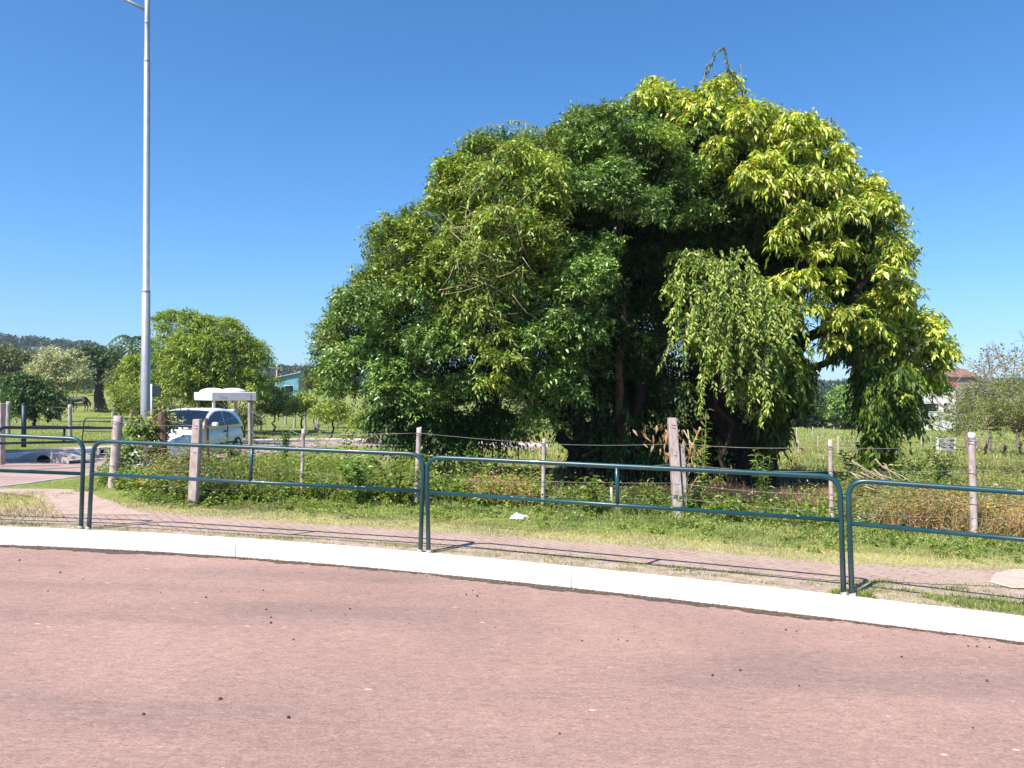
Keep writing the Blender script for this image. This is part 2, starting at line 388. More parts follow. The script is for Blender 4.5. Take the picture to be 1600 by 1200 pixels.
def limb(mb, a, b, ra, rb, wob=.15, n=7, seg=8):
    a = Vector(a); b = Vector(b); pts = []; rs = []
    for i in range(seg+1):
        t = i/seg; p = a.lerp(b, t)
        if 0 < i < seg: p += Vector((rng.normal(), rng.normal(), rng.normal()*.5))*wob*(b-a).length*.12
        pts.append(p); rs.append(ra+(rb-ra)*t)
    mb.tube(pts, rs, n)
def tree(name, label, cat, outline, y0, depth, nlobes, rr, leaf, base_px=None, base=None, trunk_r=.15, group=None, bark='bark',
         limbs=6, mats2=None, gap=.75, stems=1):
    if base is None:
        base = Vector((P(base_px, 600, y0).x, y0, gz(P(base_px, 600, y0).x, y0)))
    root = thing(name, base, label, cat, group)
    lobes = crown_lobes(outline, y0, depth, nlobes, *rr, gap=gap)
    V = lobe_sprays(lobes, **leaf[1])
    np_mesh('crown', V, 4, M[leaf[0]], root, origin=base)
    mb = MB(); top = lobes[np.argsort(-lobes[:, 3])][:limbs]
    cz = lobes[:, 2].min()*.6 + lobes[:, 2].mean()*.4; cx = lobes[:, 0].mean(); cy = lobes[:, 1].mean()
    fork = Vector((base.x*.6+cx*.4, base.y*.6+cy*.4, max(cz, base.z+.4*(lobes[:,2].mean()-base.z)))) - base
    limb(mb, (0, 0, -.25), fork, trunk_r*1.25, trunk_r*.8, .3)
    for q in top:
        limb(mb, fork, Vector(q[:3])-base, trunk_r*.55, trunk_r*.12, .8, n=6)
    mb.obj('trunk', M[bark], root)
    return root, lobes

# ------------------------------------------------------------------ kerb line (world), from the curve of the road
_kp = [(0,851),(140,859),(340,868),(500,880),(660,895),(760,906),(860,916),(960,926),(1060,939),(1240,958),(1410,981),(1600,1004)]
_kw = [G(a, b, -.17) for a, b in _kp]
_kc = np.polyfit([p.x for p in _kw], [p.y for p in _kw], 3)
kx0, kx1 = _kw[0].x-.9, _kw[-1].x+.8
def kerb_y(x):
    if x < kx0: return np.polyval(_kc, kx0)+(x-kx0)*.03*-1
    if x > kx1:
        s = (np.polyval(_kc, kx1)-np.polyval(_kc, kx1-.4))/.4
        return np.polyval(_kc, kx1) + s*(x-kx1)
    return float(np.polyval(_kc, x))
def road_side(x, y): return y < kerb_y(x)

# terrain sheet
def axis(segs):
    out = []
    for a, b, st in segs: out += list(np.arange(a, b, st))
    return np.array(out + [segs[-1][1]])
gx = axis([(-800,-300,50),(-300,-60,12),(-60,-18,1.5),(-18,18,.22),(18,60,1.5),(60,300,12),(300,800,50)])
gy = axis([(-40,4,4),(4,22,.22),(22,60,.8),(60,200,4),(200,900,50)])
X, Y = np.meshgrid(gx, gy); Z = H(X, Y)
bmpz = (np.sin(X*1.7+np.sin(Y*1.3)*2)*np.sin(Y*1.9+X*.6)*.03 + np.sin(X*.43+1)*np.sin(Y*.37)*.06)
ky = np.vectorize(kerb_y)(gx)[None, :]
side_mask = ((X < -8.15) & (X > -14.6) & (Y < 45)) | ((Y > 36.0) & (Y < 43.5) & (X > -14.6) & (X < 3))
Z = Z + bmpz*np.clip((Y-10.6)/3, 0, 1)*(~side_mask)
Z = np.where(Y < ky+.12, Z-.6, Z); Z = np.where(side_mask, Z-.14, Z)
V = np.stack([X, Y, Z], -1).reshape(-1, 3); nx, ny = len(gx), len(gy)
ii = (np.arange(ny-1)[:, None]*nx + np.arange(nx-1)[None, :]).ravel()
gm = bpy.data.meshes.new('ground'); gm.from_pydata(V.tolist(), [], np.stack([ii, ii+1, ii+1+nx, ii+nx], 1).tolist())
gm.materials.append(M['ground']); gm.polygons.foreach_set('use_smooth', [True]*len(gm.polygons))
tag(link('ground', gm), kind='structure')

# main road: sheet following the road plane
def ribbon(name, xs, f0, f1, zoff, m, k=1, kind='structure'):
    mb = MB(); rows = []
    for x in xs:
        a, b = f0(x), f1(x); rows.append([(x, a+(b-a)*i/k, gz(x, a+(b-a)*i/k)+zoff) for i in range(k+1)])
    mb.loft(rows, closed=False, caps=False, smooth=True)
    return tag(mb.obj(name, m), kind=kind)
xsr = np.concatenate([np.arange(-60,-8,2), np.arange(-8,8,.25), np.arange(8,60,2)])
ribbon('road', xsr, lambda x: -14, lambda x: kerb_y(x)+.03 if x > -7.6 else 12.2, -.17, M['road'], k=4)
# kerb: real stone section with worn joints, turning the corner into the side street on the left
kl = [Vector((x, kerb_y(x), 0)) for x in np.arange(-6.6, 14, .12)]
arc = [Vector((-6.6-2.0*math.sin(t), kerb_y(-6.6)+2.0*(1-math.cos(t)), 0)) for t in np.linspace(.06, R(90), 14)]
kline = list(reversed(arc)) + kl
rings = []
for i, p in enumerate(kline):
    t = (kline[min(i+1, len(kline)-1)]-kline[max(i-1, 0)]).normalized(); nrm = Vector((-t.y, t.x, 0))
    if nrm.y < 0 and i > 13: nrm = -nrm
    j = rng.normal()*.0035; z0 = gz(p.x, p.y)-(.13*(14-i)/14 if i < 14 else 0)
    sec = [(0+j, -.22), (.012+j, -.02), (.03, .004+j), (.165+j, .012), (.175+j*2, -.05), (.175, -.22)]
    if i > 13 and (i-12) % 31 == 0:      # joint between two kerb stones
        for o_, dp in ((-.006, 0), (-.004, .012), (.004, .012), (.006, 0)):
            rings.append([(p.x+t.x*o_+nrm.x*(a+(dp if a < .1 else -dp)), p.y+t.y*o_+nrm.y*(a+(dp if a < .1 else -dp)), z0+b-dp) for a, b in sec])
        continue
    rings.append([(p.x+nrm.x*a, p.y+nrm.y*a, z0+b) for a, b in sec])
kb = MB(); kb.loft(rings, closed=True, caps=True, smooth=False)
tag(kb.obj('kerb', M['kerbwhite']), kind='structure')
# dirt caught at the foot of the kerb
def jag(a, s, seed):
    ph = np.random.default_rng(seed).uniform(0, 6, 6)
    return lambda x: a + s*sum(math.sin(x*fq+ph[i])/ (1+i*.5) for i, fq in enumerate((1.1, 2.7, 6.3, 13.1, 29., 61.)))*.45
jg = jag(.105, .085, 3)
ribbon('gutter_dirt', np.arange(-6.5, 12, .03), lambda x: kerb_y(x)-max(.005, jg(x)), lambda x: kerb_y(x)+.01, -.166, M['gutter'])

# sidewalk bands between the kerb and the fence
def band_y(pts):
    w = [G(a, b) for a, b in pts]; xs = [p.x for p in w]; ys = [p.y for p in w]
    return lambda x: float(np.interp(x, xs, ys))
pav_f = band_y([(-200,842),(0,818),(140,821),(300,831),(560,846),(800,863),(1100,890),(1300,907),(1600,919),(1800,930)])
pav_b = band_y([(-200,800),(40,790),(140,772),(200,795),(300,806),(450,816),(660,830),(860,845),(1100,862),(1300,880),(1600,893),(1800,905)])
j1 = jag(0, .035, 11); j2 = jag(0, .05, 12); j3 = jag(0, .03, 13)
ribbon('verge_dirt', np.arange(-6.9, 12, .04), lambda x: kerb_y(x)+.12, lambda x: pav_f(x)+.25, .004, M['dirt'])
ribbon('sidewalk', np.arange(-8.2, 12, .04), lambda x: max(pav_f(x)+j1(x), kerb_y(x)+.18), lambda x: pav_b(x)+j2(x)*1.5, .010, M['paver'], k=3)
j4 = jag(0, .06, 21)
M['dryturf'] = mat('dry_turf', (.46,.43,.22), (.33,.27,.15), 6, .95, bmp=.5, spec=.1, detail=8)
ribbon('dry_turf', np.arange(-6.7, 12, .04), lambda x: pav_b(x)-.15, lambda x: pav_b(x)+.62+j4(x)*3, .004, M['dryturf'])
dc = MB(); rows = []
for row, xa, xb in ((818,-40,150),(806,-60,130),(794,-80,118),(782,-90,100),(771,-100,80),(763,-60,60)):
    a = G(xa, row); b = G(xb, row); rows.append([(a.x+(b.x-a.x)*k/6+rng.normal()*.03, a.y+(b.y-a.y)*k/6+rng.normal()*.02, 0) for k in range(7)])
rows = [[(x, y, gz(x, y)+.0035) for x, y, _ in rr] for rr in rows]
dc.loft(rows, closed=False, caps=False); tag(dc.obj('corner_turf', M['dryturf']), kind='structure')
# worn path to the side street at the corner
cm = MB(); rows = []
for row, xa, xb in ((806,80,230),(797,82,205),(787,70,175),(778,58,150),(770,-10,140),(763,-30,152),(756,35,180),(750,75,200),(746,120,205)):
    a = G(xa, row); b = G(xb, row); rows.append([(a.x+(b.x-a.x)*k/5+rng.normal()*.03, a.y+(b.y-a.y)*k/5, 0) for k in range(6)])
rows = [[(x, y, gz(x, y)+.006+.010*(1 if r_ == 0 else 1)) for x, y, _ in rr] for r_, rr in enumerate(rows)]
cm.loft(rows, closed=False, caps=False)
M['sand'] = mat('sandy_path', (.53,.39,.33), (.40,.285,.235), 5, .95, bmp=.3, spec=.1, detail=9)
tag(cm.obj('corner_path', M['sand']), kind='structure')
# concrete slab on the sidewalk at the right
sp = MB(); ow = [G(a, b, 0) for a, b in [(1545,912),(1552,899),(1575,893),(1620,891),(1690,896),(1700,915),(1640,922),(1580,921)]]
sp.add([(p.x, p.y, gz(p.x, p.y)+.016) for p in ow]+[(p.x, p.y, gz(p.x, p.y)+.028) for p in [o.lerp(sum(ow, Vector())/8, .06) for o in ow]],
       [tuple(range(8, 16))]+[(i, (i+1) % 8, 8+(i+1) % 8, 8+i) for i in range(8)])
tag(sp.obj('concrete_slab', mat('pale_slab', (.58,.46,.38), (.46,.35,.29), 8, .9, bmp=.3)), kind='structure')

# side street: straight back along the left, turning right behind the big tree
sm_ = MB(); rows = []
path = [(-10.7, y, 4.9) for y in np.arange(9.6, 33, .6)]
path += [(-10.7+5.5*(1-math.cos(t)), 33+6.5*math.sin(t), 4.9) for t in np.linspace(.1, R(90), 12)]
path += [(x, 39.5, 4.6) for x in np.arange(-4.6, 2.5, .6)]
for i, (x, y, wd) in enumerate(path):
    a = Vector(path[max(i-1, 0)][:2]); b = Vector(path[min(i+1, len(path)-1)][:2]); t = (b-a).normalized(); nn = Vector((t.y, -t.x))
    rows.append([(x-nn.x*wd/2*s, y-nn.y*wd/2*s, gz(x-nn.x*wd/2*s, y-nn.y*wd/2*s)-.035) for s in (1, .5, 0, -.5, -1)])
sm_.loft(rows, closed=False, caps=False); tag(sm_.obj('side_street', M['side_road']), kind='structure')
# far kerb and footway of the side street
fk = MB(); rk = []
for i, (x, y, wd) in enumerate(path):
    a = Vector(path[max(i-1, 0)][:2]); b = Vector(path[min(i+1, len(path)-1)][:2]); t = (b-a).normalized(); nn = Vector((t.y, -t.x))
    q = Vector((x, y))-nn*wd/2
    rk.append([(q.x-nn.x*a_, q.y-nn.y*a_, gz(q.x, q.y)+b_) for a_, b_ in ((0,-.2),(0,.09),(.03,.11),(.15,.11),(.16,-.2))])
fk.loft(rk, closed=True, caps=True, smooth=False); tag(fk.obj('side_kerb', M['kerbwhite']), kind='structure')
fw = MB(); rk = []
for i, (x, y, wd) in enumerate(path):
    a = Vector(path[max(i-1, 0)][:2]); b = Vector(path[min(i+1, len(path)-1)][:2]); t = (b-a).normalized(); nn = Vector((t.y, -t.x))
    q = Vector((x, y))-nn*wd/2
    rk.append([(q.x-nn.x*a_, q.y-nn.y*a_, gz(q.x, q.y)+.10) for a_ in (.15, 1.3)])
fw.loft(rk, closed=False, caps=False); tag(fw.obj('far_footway', M['dirt']), kind='structure')
# near edge: a low broken kerb with soil
ne = MB(); rk = []
for y in np.arange(11.2, 30, .25):
    j = rng.normal()*.02
    rk.append([(-8.28+j, y, gz(-8.28, y)-.08), (-8.28+j, y, gz(-8.28, y)+.03), (-8.16+j, y, gz(-8.2, y)+.03), (-8.10+j, y, gz(-8.2, y)-.08)])
ne.loft(rk, closed=True, caps=True, smooth=False); tag(ne.obj('near_side_kerb', M['concrete']), kind='structure')

# ------------------------------------------------------------------ storm drain inlets at the far kerb
def inlet(p, wd, ht, dp, label, rz, grp):
    t = thing('drain_inlet', p, label, 'storm drain', grp, rz)
    mb = MB(); n = 14; prof = []
    for i in range(n+1):
        u = -1+2*i/n; prof.append((u*wd/2, ht*(.25+.75*max(0, 1-u*u)**.8)))
    front = [(x, 0, z) for x, z in prof]; back = [(x*.8, dp, z*.9) for x, z in prof]
    # hood with an arched mouth
    aw = wd*.14; arch = [(-aw*math.cos(a), 0, .03+ht*.55*math.sin(a)) for a in np.linspace(0, math.pi, n+1)]
    mb.add(front+back, [(i, i+1, n+2+i, n+1+i) for i in range(n)])
    mb.add(front+arch, [(i, i+1, n+2+i, n+1+i) for i in range(n)])
    mb.add([(-wd/2, 0, 0), (-aw, 0, 0), arch[0], front[0]], [(0, 1, 2, 3)]); mb.add([(wd/2, 0, 0), (aw, 0, 0), arch[-1], front[-1]], [(0, 1, 2, 3)])
    mb.obj('hood', M['concrete'], t)
    mb = MB(); ab = [(x, .3, z) for x, y, z in arch]; a0 = [(x, .004, z) for x, y, z in arch]
    mb.add(a0+ab, [(i, i+1, n+2+i, n+1+i) for i in range(n)]); mb.add(ab, [tuple(range(n+1))]); mb.obj('mouth', M['black'], t)
    return t
G1 = 'concrete drain hoods on the side street'
q = G(68, 720); inlet((q.x, q.y, gz(q.x, q.y)-.03), 1.9, .26, .8, 'wide low concrete storm drain hood with a dark arched mouth beside the pink side street', R(-24), G1)
q = G(161, 709); inlet((q.x, q.y, gz(q.x, q.y)-.03), .95, .22, .5, 'small concrete drain hump just left of the round concrete post', R(-24), G1)

# ------------------------------------------------------------------ tubular railings
def fillet(pts, rad, n=6):
    out = [Vector(pts[0])]
    for i in range(1, len(pts)-1):
        p = Vector(pts[i]); a = (Vector(pts[i-1])-p); b = (Vector(pts[i+1])-p); r = min(rad, a.length*.45, b.length*.45)
        a = p+a.normalized()*r; b = p+b.normalized()*r
        for k in range(n+1):
            t = k/n; out.append(a*(1-t)**2 + p*2*t*(1-t) + b*t*t)
    out.append(Vector(pts[-1])); return out
def rail_panel(B0, B1, T0, T1, frac, pr, label, grp, m='greenpaint', mid=True, chips=5, seed=0, cat='railing'):
    root = thing('street_railing', (B0+B1)/2, label, cat, grp); L = lambda p: local(root, p)
    mb = MB(); mb.tube(fillet([L(B0-Vector((0,0,.15))), L(T0), L(T1), L(B1-Vector((0,0,.15)))], .17, 8), pr, 12); mb.obj('frame', M[m], root)
    a = B0.lerp(T0, frac); b = B1.lerp(T1, frac)
    mb = MB(); mb.tube([L(a), L(b)], pr*.86, 12); mb.obj('lower_rail', M[m], root)
    if mid:
        mb = MB(); mb.tube([L(a.lerp(b, .5)), L(T0.lerp(T1, .5))], pr*.84, 10); mb.obj('middle_post', M[m], root)
        rg = np.random.default_rng(seed+5)
        for k in range(chips):      # flaked paint showing primer: thin raised scabs on the pipe
            lo_ = rg.random() < .7; t = rg.uniform(.08, .92); A0, A1 = (a, b) if lo_ else (T0, T1); R_ = (pr*.86 if lo_ else pr)+.0008
            p = L(A0.lerp(A1, t)); d = (A1-A0).normalized(); u = Vector((0, -.7, .7)); u = (u-d*u.dot(d)).normalized(); s = d.cross(u); l_ = rg.uniform(.008, .03); w_ = rg.uniform(.15, .4)
            ring = []
            for x in np.linspace(0, 2*math.pi, 11)[:-1]:
                an = w_*math.sin(x)*rg.uniform(.7, 1.2); ring.append(p+d*l_*math.cos(x)*rg.uniform(.7, 1.2)+(u*math.cos(an)+s*math.sin(an))*R_)
            cm_ = MB(); cm_.add([p+u*(R_+.0006)]+ring, [(0, q+1, (q+1) % 10+1) for q in range(10)]); cm_.obj('paint_chip', M['chip'], root)
    for B in (B0, B1):
        mb = MB(); o = L(B); o.z += .012
        mb.tube([o-Vector((0,0,.03)), o+Vector((0,0,.012)), o+Vector((0,0,.03))], [pr*1.5, pr*1.35, pr*1.06], 10); mb.obj('footing', M['concrete'], root)
    return root
GR = 'green tubular railing panels along the white kerb'
def base_at(px, py): return G(px, py, 0.0)
def top_at(px, py, B): return P(px, py, B.y)
B = base_at
b0 = B(126,827); t0 = top_at(131,686,b0)
bL = b0 + Vector((-4.15, .0, .13)); tL = bL+Vector((.03, 0, 1.12))
rail_panel(bL, b0, tL, t0, .615, .0248, 'green railing panel at the left edge of the road, cut off by the frame', GR, seed=1)
b1 = B(138,828); b2 = B(656,864); rail_panel(b1, b2, top_at(146,689,b1), top_at(662,710,b2), .63, .0248, 'green railing panel in front of the white car, second from the left', GR, seed=2)
b1 = B(670,865); b2 = B(1319,931); rail_panel(b1, b2, top_at(667,714,b1), top_at(1312,745,b2), .635, .0248, 'long green railing panel in front of the big tree trunk', GR, seed=3)
b1 = B(1332,933); b2 = b1 + Vector((3.7, -1.75, -.10)); rail_panel(b1, b2, top_at(1325,750,b1), b2+Vector((0,0,1.07)), .63, .0248, 'green railing panel in front of the brown dry weeds at right', GR, chips=8, seed=4)
# railings on the side street
GR2 = 'dark railings along the side street'
s0 = Vector((P(-4,0,15.3).x, 15.3, 0)); s0.z = gz(s0.x, s0.y); s1 = Vector((P(188,0,18.6).x, 18.6, 0)); s1.z = gz(s1.x, s1.y)
rail_panel(s0, s1, P(-3,668,15.3), P(186,669,18.6), .62, .033, 'dark railing panel just beyond the leftmost green panel', GR2, 'darkpaint', chips=0)
for a, b, y, lab in ((131,213,30,'thin dark railing across the side street before the sunny grass, left of the round post'), (228,296,30.5,'thin dark railing across the side street behind the lamp post and white car')):
    A = Vector((P(a,0,y).x, y, 0)); A.z = gz(A.x, y); Bq = Vector((P(b,0,y).x, y, 0)); Bq.z = gz(Bq.x, y)
    rail_panel(A, Bq, P(a+1,653,y), P(b,653,y), .45, .024, lab, GR2, 'darkpaint', chips=0, mid=False)

# ------------------------------------------------------------------ street lamp
lb = G(227, 727); t = thing('street_lamp', lb, 'tall tapered grey steel street lamp post rising above the vine by the white car', 'street lamp')
mb = MB(); y = lb.y; hts = [0, 1.5, (P(227,455,y).z-lb.z), (P(227,455,y).z-lb.z)+.01, P(227,95,y).z-lb.z, P(227,95,y).z-lb.z+.01, P(227,35,y).z-lb.z, 11.9]
rad = [.115, .112, .095, .078, .070, .064, .062, .055]
mb.tube([(0, 0, h) for h in hts], rad, 20); mb.obj('post', M['galv'], t)
for hz_, rr in ((P(227,455,y).z-lb.z, .098), (P(227,95,y).z-lb.z, .073), (P(227,35,y).z-lb.z, .068)):
    mb = MB(); mb.tube([(0,0,hz_-.05), (0,0,hz_-.04), (0,0,hz_+.02), (0,0,hz_+.03)], [rr*.9, rr, rr, rr*.9], 20); mb.obj('collar', M['galv'], t)
mb = MB(); az = P(227,17,y).z-lb.z
mb.tube([(0,0,az), (-.45,-.05,az+.22), (-1.3,-.15,az+.62), (-1.9,-.2,az+.8)], [.04,.038,.034,.03], 10); mb.obj('arm', M['galv'], t)
mb = MB(); rs = []
for u, wd, hh in ((0,.05,.03),(.1,.12,.06),(.35,.15,.07),(.6,.12,.05),(.68,.03,.02)):
    rs.append([(-1.85-u, -.2+wd*math.cos(a), az+.84+hh*math.sin(a)) for a in np.linspace(0, 2*math.pi, 13)[:-1]])
mb.loft(rs); mb.obj('lamp_head', M['galv'], t)
mb = MB(); mb.box((0,0,.02), (.34,.34,.04), bev=.01)
for a in range(4): mb.tube([(.12*math.cos(a*1.57+.78), .12*math.sin(a*1.57+.78), .03), (.12*math.cos(a*1.57+.78), .12*math.sin(a*1.57+.78), .09)], .014, 8)
mb.obj('base_plate', M['galv'], t)
# road sign seen edge-on/from behind, behind the lamp post
sb = G(236, 700); sy = sb.y; t = thing('road_sign', sb, 'thin white sign pole with a dark plate just right of the lamp post', 'sign')
mb = MB(); mb.tube([(0,0,-.1), (0,0,P(236,600,sy).z-sb.z)], .035, 10); mb.obj('pole', M['white'], t)
mb = MB(); mb.box((.16,.03,P(236,611,sy).z-sb.z), (.34,.02,.42), bev=.01); mb.obj('sign_plate', M['darkpaint'], t)

# ------------------------------------------------------------------ fence posts and wires
def post_mesh(kind, h, wd, root, lean, base):
    mb = MB(); up = Matrix.Shear if False else None
    def sh(v, z): return (v[0]+lean*z/h, v[1], z)
    if kind == 'square':
        n = 10; rs = []
        for i in range(n+1):
            z = -.3+(h+.3)*i/n; s = wd/2*(1.06-.1*i/n)*(1+rng.normal()*.012); c = s*.82
            if i == n: s *= .93; c *= .9
            rs.append([sh((x, yy), z) for x, yy in ((s,-c),(s,c),(c,s),(-c,s),(-s,c),(-s,-c),(-c,-s),(c,-s))])
        mb.loft(rs, smooth=False)
    else:
        n = 10; rs = []; rough = .05 if kind == 'wood' else .015
        for i in range(n+1):
            z = -.3+(h+.3)*i/n; s = wd/2*(1.05-.12*i/n)
            rs.append([sh((s*math.cos(a)*(1+rng.normal()*rough), s*math.sin(a)*(1+rng.normal()*rough)), z if i < n else z+rng.normal()*rough*.4) for a in np.linspace(0, 2*math.pi, 11)[:-1]])
        mb.loft(rs, smooth=kind != 'wood')
    return mb
FP = [  # px base, py base, px top, py top, width px, kind, material
 (176,765,185,650,14,'round','post','broad round concrete post banded with wire, at the corner left of the vines'),
 (256,752,254,644,14,'wood','wood','rough dark wooden post wrapped in vines'),
 (302,790,309,655,13,'square','post','square concrete post in front of the car windscreen'),
 (326,762,322,655,6,'wood','wood','thin wooden post close to the car mirror'),
 (391,738,390,631,6,'wood','postgrey','tall slim wooden stake right of the car'),
 (471,781,474,670,6,'round','post','slim concrete post right of the car'),
 (650,788,655,668,8,'round','post','slim concrete post beside the joint of the railing panels'),
 (848,796,850,685,6,'round','post','slim concrete post in front of the sunlit gap under the tree'),
 (1060,806,1050,653,14,'square','post','thick leaning concrete post before the tree trunk'),
 (1070,806,1066,695,7,'square','post','short post strapped to the thick leaning post'),
 (957,792,955,762,4,'round','white','short white stake stub'),
 (1300,827,1297,688,7,'round','post','slim concrete post right of the tree'),
 (1522,842,1518,677,11,'round','post','white-topped round concrete post among dry weeds'),
 (1790,865,1786,690,9,'round','post',None)]
froot = thing('wire_fence', G(660, 790), 'rusty wire fence on uneven concrete posts running along the grass before the big tree', 'fence')
tops = []
for bx, by, tx, ty, wpx, kind, mt, lab in FP:
    b = G(bx, by); tp = P(tx, ty, b.y); h = tp.z-b.z; wd = wpx/F*b.y
    mb = post_mesh(kind, h, wd, froot, tp.x-b.x, b); o = mb.obj('post', M[mt], froot); o.location = local(froot, b)
    if lab: o['label'] = lab
    tops.append((b, tp, wd))
    if mt == 'post' and wpx >= 6:    # wire lashings round the post
        for fr in (.93, .9, .62, .33):
            k = MB(); c = b.lerp(tp, fr)-b
            k.tube([(c.x+(wd/2+.006)*math.cos(a), (wd/2+.006)*math.sin(a), c.z+.008*math.sin(a*2)) for a in np.linspace(0, 2*math.pi, 13)], .0035, 5, cap=False)
            k.obj('wire_band', M['wire'], o)
    if wpx == 11:
        k = MB(); c = tp-b; k.tube([(c.x,0,c.z-.08),(c.x,0,c.z+.006)], [wd/2*.97, wd/2*.93], 14); k.obj('white_cap', M['white'], o)
order = [0, 2, 5, 6, 7, 8, 11, 12, 13]
for si, fr in enumerate((.93, .66, .40, .2)):
    mb = MB()
    for a, b in zip(order[:-1], order[1:]):
        A = tops[a][0].lerp(tops[a][1], min(fr, 1)); Bv = tops[b][0].lerp(tops[b][1], fr*(.75 if b == 8 else 1)) if b != 8 else tops[b][0]+Vector((0,0,1.12*fr+.05))
        if a == 8: A = tops[a][0]+Vector((0,0,1.12*fr+.05))
        A = A-Vector((0,.04,0)); Bv = Bv-Vector((0,.04,0)); sag = rng.uniform(.01, .06); pts = []
        for i in range(9):
            t_ = i/8; p = A.lerp(Bv, t_); p.z -= sag*4*t_*(1-t_); p.y += rng.normal()*.004; pts.append(local(froot, p))
        mb.tube(pts, .0032, 5)
    mb.obj('wire', M['wire'], froot)
# side-street run: from the corner post back past the car
for fr in (.9, .6, .35):
    mb = MB(); pts = []
    for a, b in ((0, 1), (1, 3), (3, 4), (4, 5)):
        A = tops[a][0].lerp(tops[a][1], fr); Bv = tops[b][0].lerp(tops[b][1], fr); pts += [local(froot, A), local(froot, A.lerp(Bv, .5)-Vector((0,0,.03)))]
    pts.append(local(froot, Bv)); mb.tube(pts, .004, 5); mb.obj('wire', M['wire'], froot)

def stake_fence(name, posts, label, mt='postgrey', wires=(.9, .55, .25), kind='round'):
    """posts: (px, py base, py top, width px)"""
    p0 = G(posts[0][0], posts[0][1]); root = thing(name, p0, label, 'fence'); tt = []
    for px, pb, pt, wpx in posts:
        b = G(px, pb); tp = P(px+rng.normal()*.6, pt, b.y); wd = wpx/F*b.y
        mb = post_mesh(kind, tp.z-b.z, wd, root, tp.x-b.x, b); o = mb.obj('post', M[mt], root); o.location = local(root, b); tt.append((b, tp))
    for fr in wires:
        mb = MB(); mb.tube([local(root, a[0].lerp(a[1], fr)) for a in tt], .006, 4); mb.obj('wire', M['wire'], root)
    return root
stake_fence('paddock_fence', [(-60,695,622,6),(13,684,627,6),(110,688,632,6),(177,690,636,5)], 'wire fence on weathered wooden posts in the sunny grass at far left')
stake_fence('side_street_fence', [(256,664,622,3),(281,668,637,3.5),(367,668,639,3.5),(407,672,641,4),(446,664,642,3.5),(460,669,637,4),(477,671,643,4.5),(566,668,650,3),(630,676,655,3)], 'grey post and wire fence beyond the side street, right of the shelter')
stake_fence('meadow_fence', [(1245,690,668,2.5),(1269,684,667,2),(1287,682,667,2),(1303,681,668,2),(1356,704,682,3),(1278,701,682,2.2),(1248,712,688,2)], 'row of thin pale stakes crossing the bright meadow right of the trunk', 'post')
stake_fence('paddock_stakes', [(1310,712,682,4),(1341,706,684,2),(1375,688,668,2),(1392,686,668,2),(1412,690,672,2),(1440,696,678,2.5),(1455,693,678,2.5)], 'pale stakes in the long grass under the overhanging branch at right', 'post')
# dark post at the far left, square grey block post near the fence at the side street
pb = G(37, 700); t = thing('dark_post', pb, 'dark painted pole standing behind the leftmost railing', 'post'); k = MB(); wd = 7/F*pb.y
k.tube([(0,0,-.1),(0,0,P(37,632,pb.y).z-pb.z)], wd/2, 12); k.obj('shaft', M['darkpaint'], t)
k = MB(); k.tube([(0,0,P(37,632,pb.y).z-pb.z),(0,0,P(37,630,pb.y).z-pb.z)], [wd*.55, wd*.3], 12); k.obj('cap', M['darkpaint'], t)
pb = G(1,726); t = thing('pink_post', pb, 'pinkish concrete post at the very left edge', 'post'); k = MB(); hh = P(1,630,pb.y).z-pb.z
k.box((-.02,0,hh/2),(.16,.16,hh), bev=.01, taper=.93); k.obj('shaft', M['post'], t)
pb = G(495, 674); t = thing('gate_post', pb, 'stout square grey block post in the far fence beside the side street', 'post'); k = MB(); hh = P(495,643,pb.y).z-pb.z
k.box((0,0,hh/2-.1),(.32,.3,hh+.2), bev=.02, taper=.92); k.obj('shaft', M['concrete'], t)
# concrete posts by the wooden fence in the distance
for px, pb_, pt, lab in ((1325,668,645,'white concrete post in front of the far plank fence'), (1397,678,652,'white concrete post below the red-roofed house under the tree branch'), (1437,664,651,'small white post left of the olive bush')):
    b = G(px, pb_); t = thing('concrete_post', b, lab, 'post', 'white posts beyond the meadow'); k = MB(); hh = P(px, pt, b.y).z-b.z
    k.box((0,0,hh/2),(3.2/F*b.y,3/F*b.y,hh), bev=.03, taper=.95); k.obj('shaft', M['white'], t)
# plank fence far away
b = G(1318, 669); t = thing('plank_fence', b, 'weathered grey vertical plank fence behind the meadow right of the trunk', 'fence')
mb = MB(); s = b.y/F
for i in range(16): mb.box((( -16+i*2.3)*s, 0, 8.5*s+rng.normal()*.3*s), (2.0*s, .05, (17+rng.normal()*.8)*s), bev=.004)
mb.obj('boards', M['plank'], t)
mb = MB(); mb.box((0, .09, 4*s), (38*s, .06, .12)); mb.box((0, .09, 13*s), (38*s, .06, .12)); mb.obj('rails', M['plank'], t)
# stacked crate/gate thing with white posts at right
b = G(1478, 708); s = b.y/F; t = thing('timber_stack', b, 'stack of pale timber offcuts held between white stakes in the meadow', 'woodpile')
for dx, hh in ((-13,26),(-8,25),(13,24)):
    mb = MB(); mb.box((dx*s,0,hh*s/2),(3*s,.1,hh*s), bev=.01); mb.obj('stake', M['white'], t)
mb = MB()
for i in range(11):
    for j in range(3): mb.box(((-1+rng.normal()*1.5)*s, .12*j-.1, (1.5+i*2.1)*s), ((19+rng.normal()*3)*s, .1, 1.8*s), mtx=Matrix.Rotation(rng.normal()*.12, 4, 'Y'))
mb.obj('timbers', M['postgrey'], t)

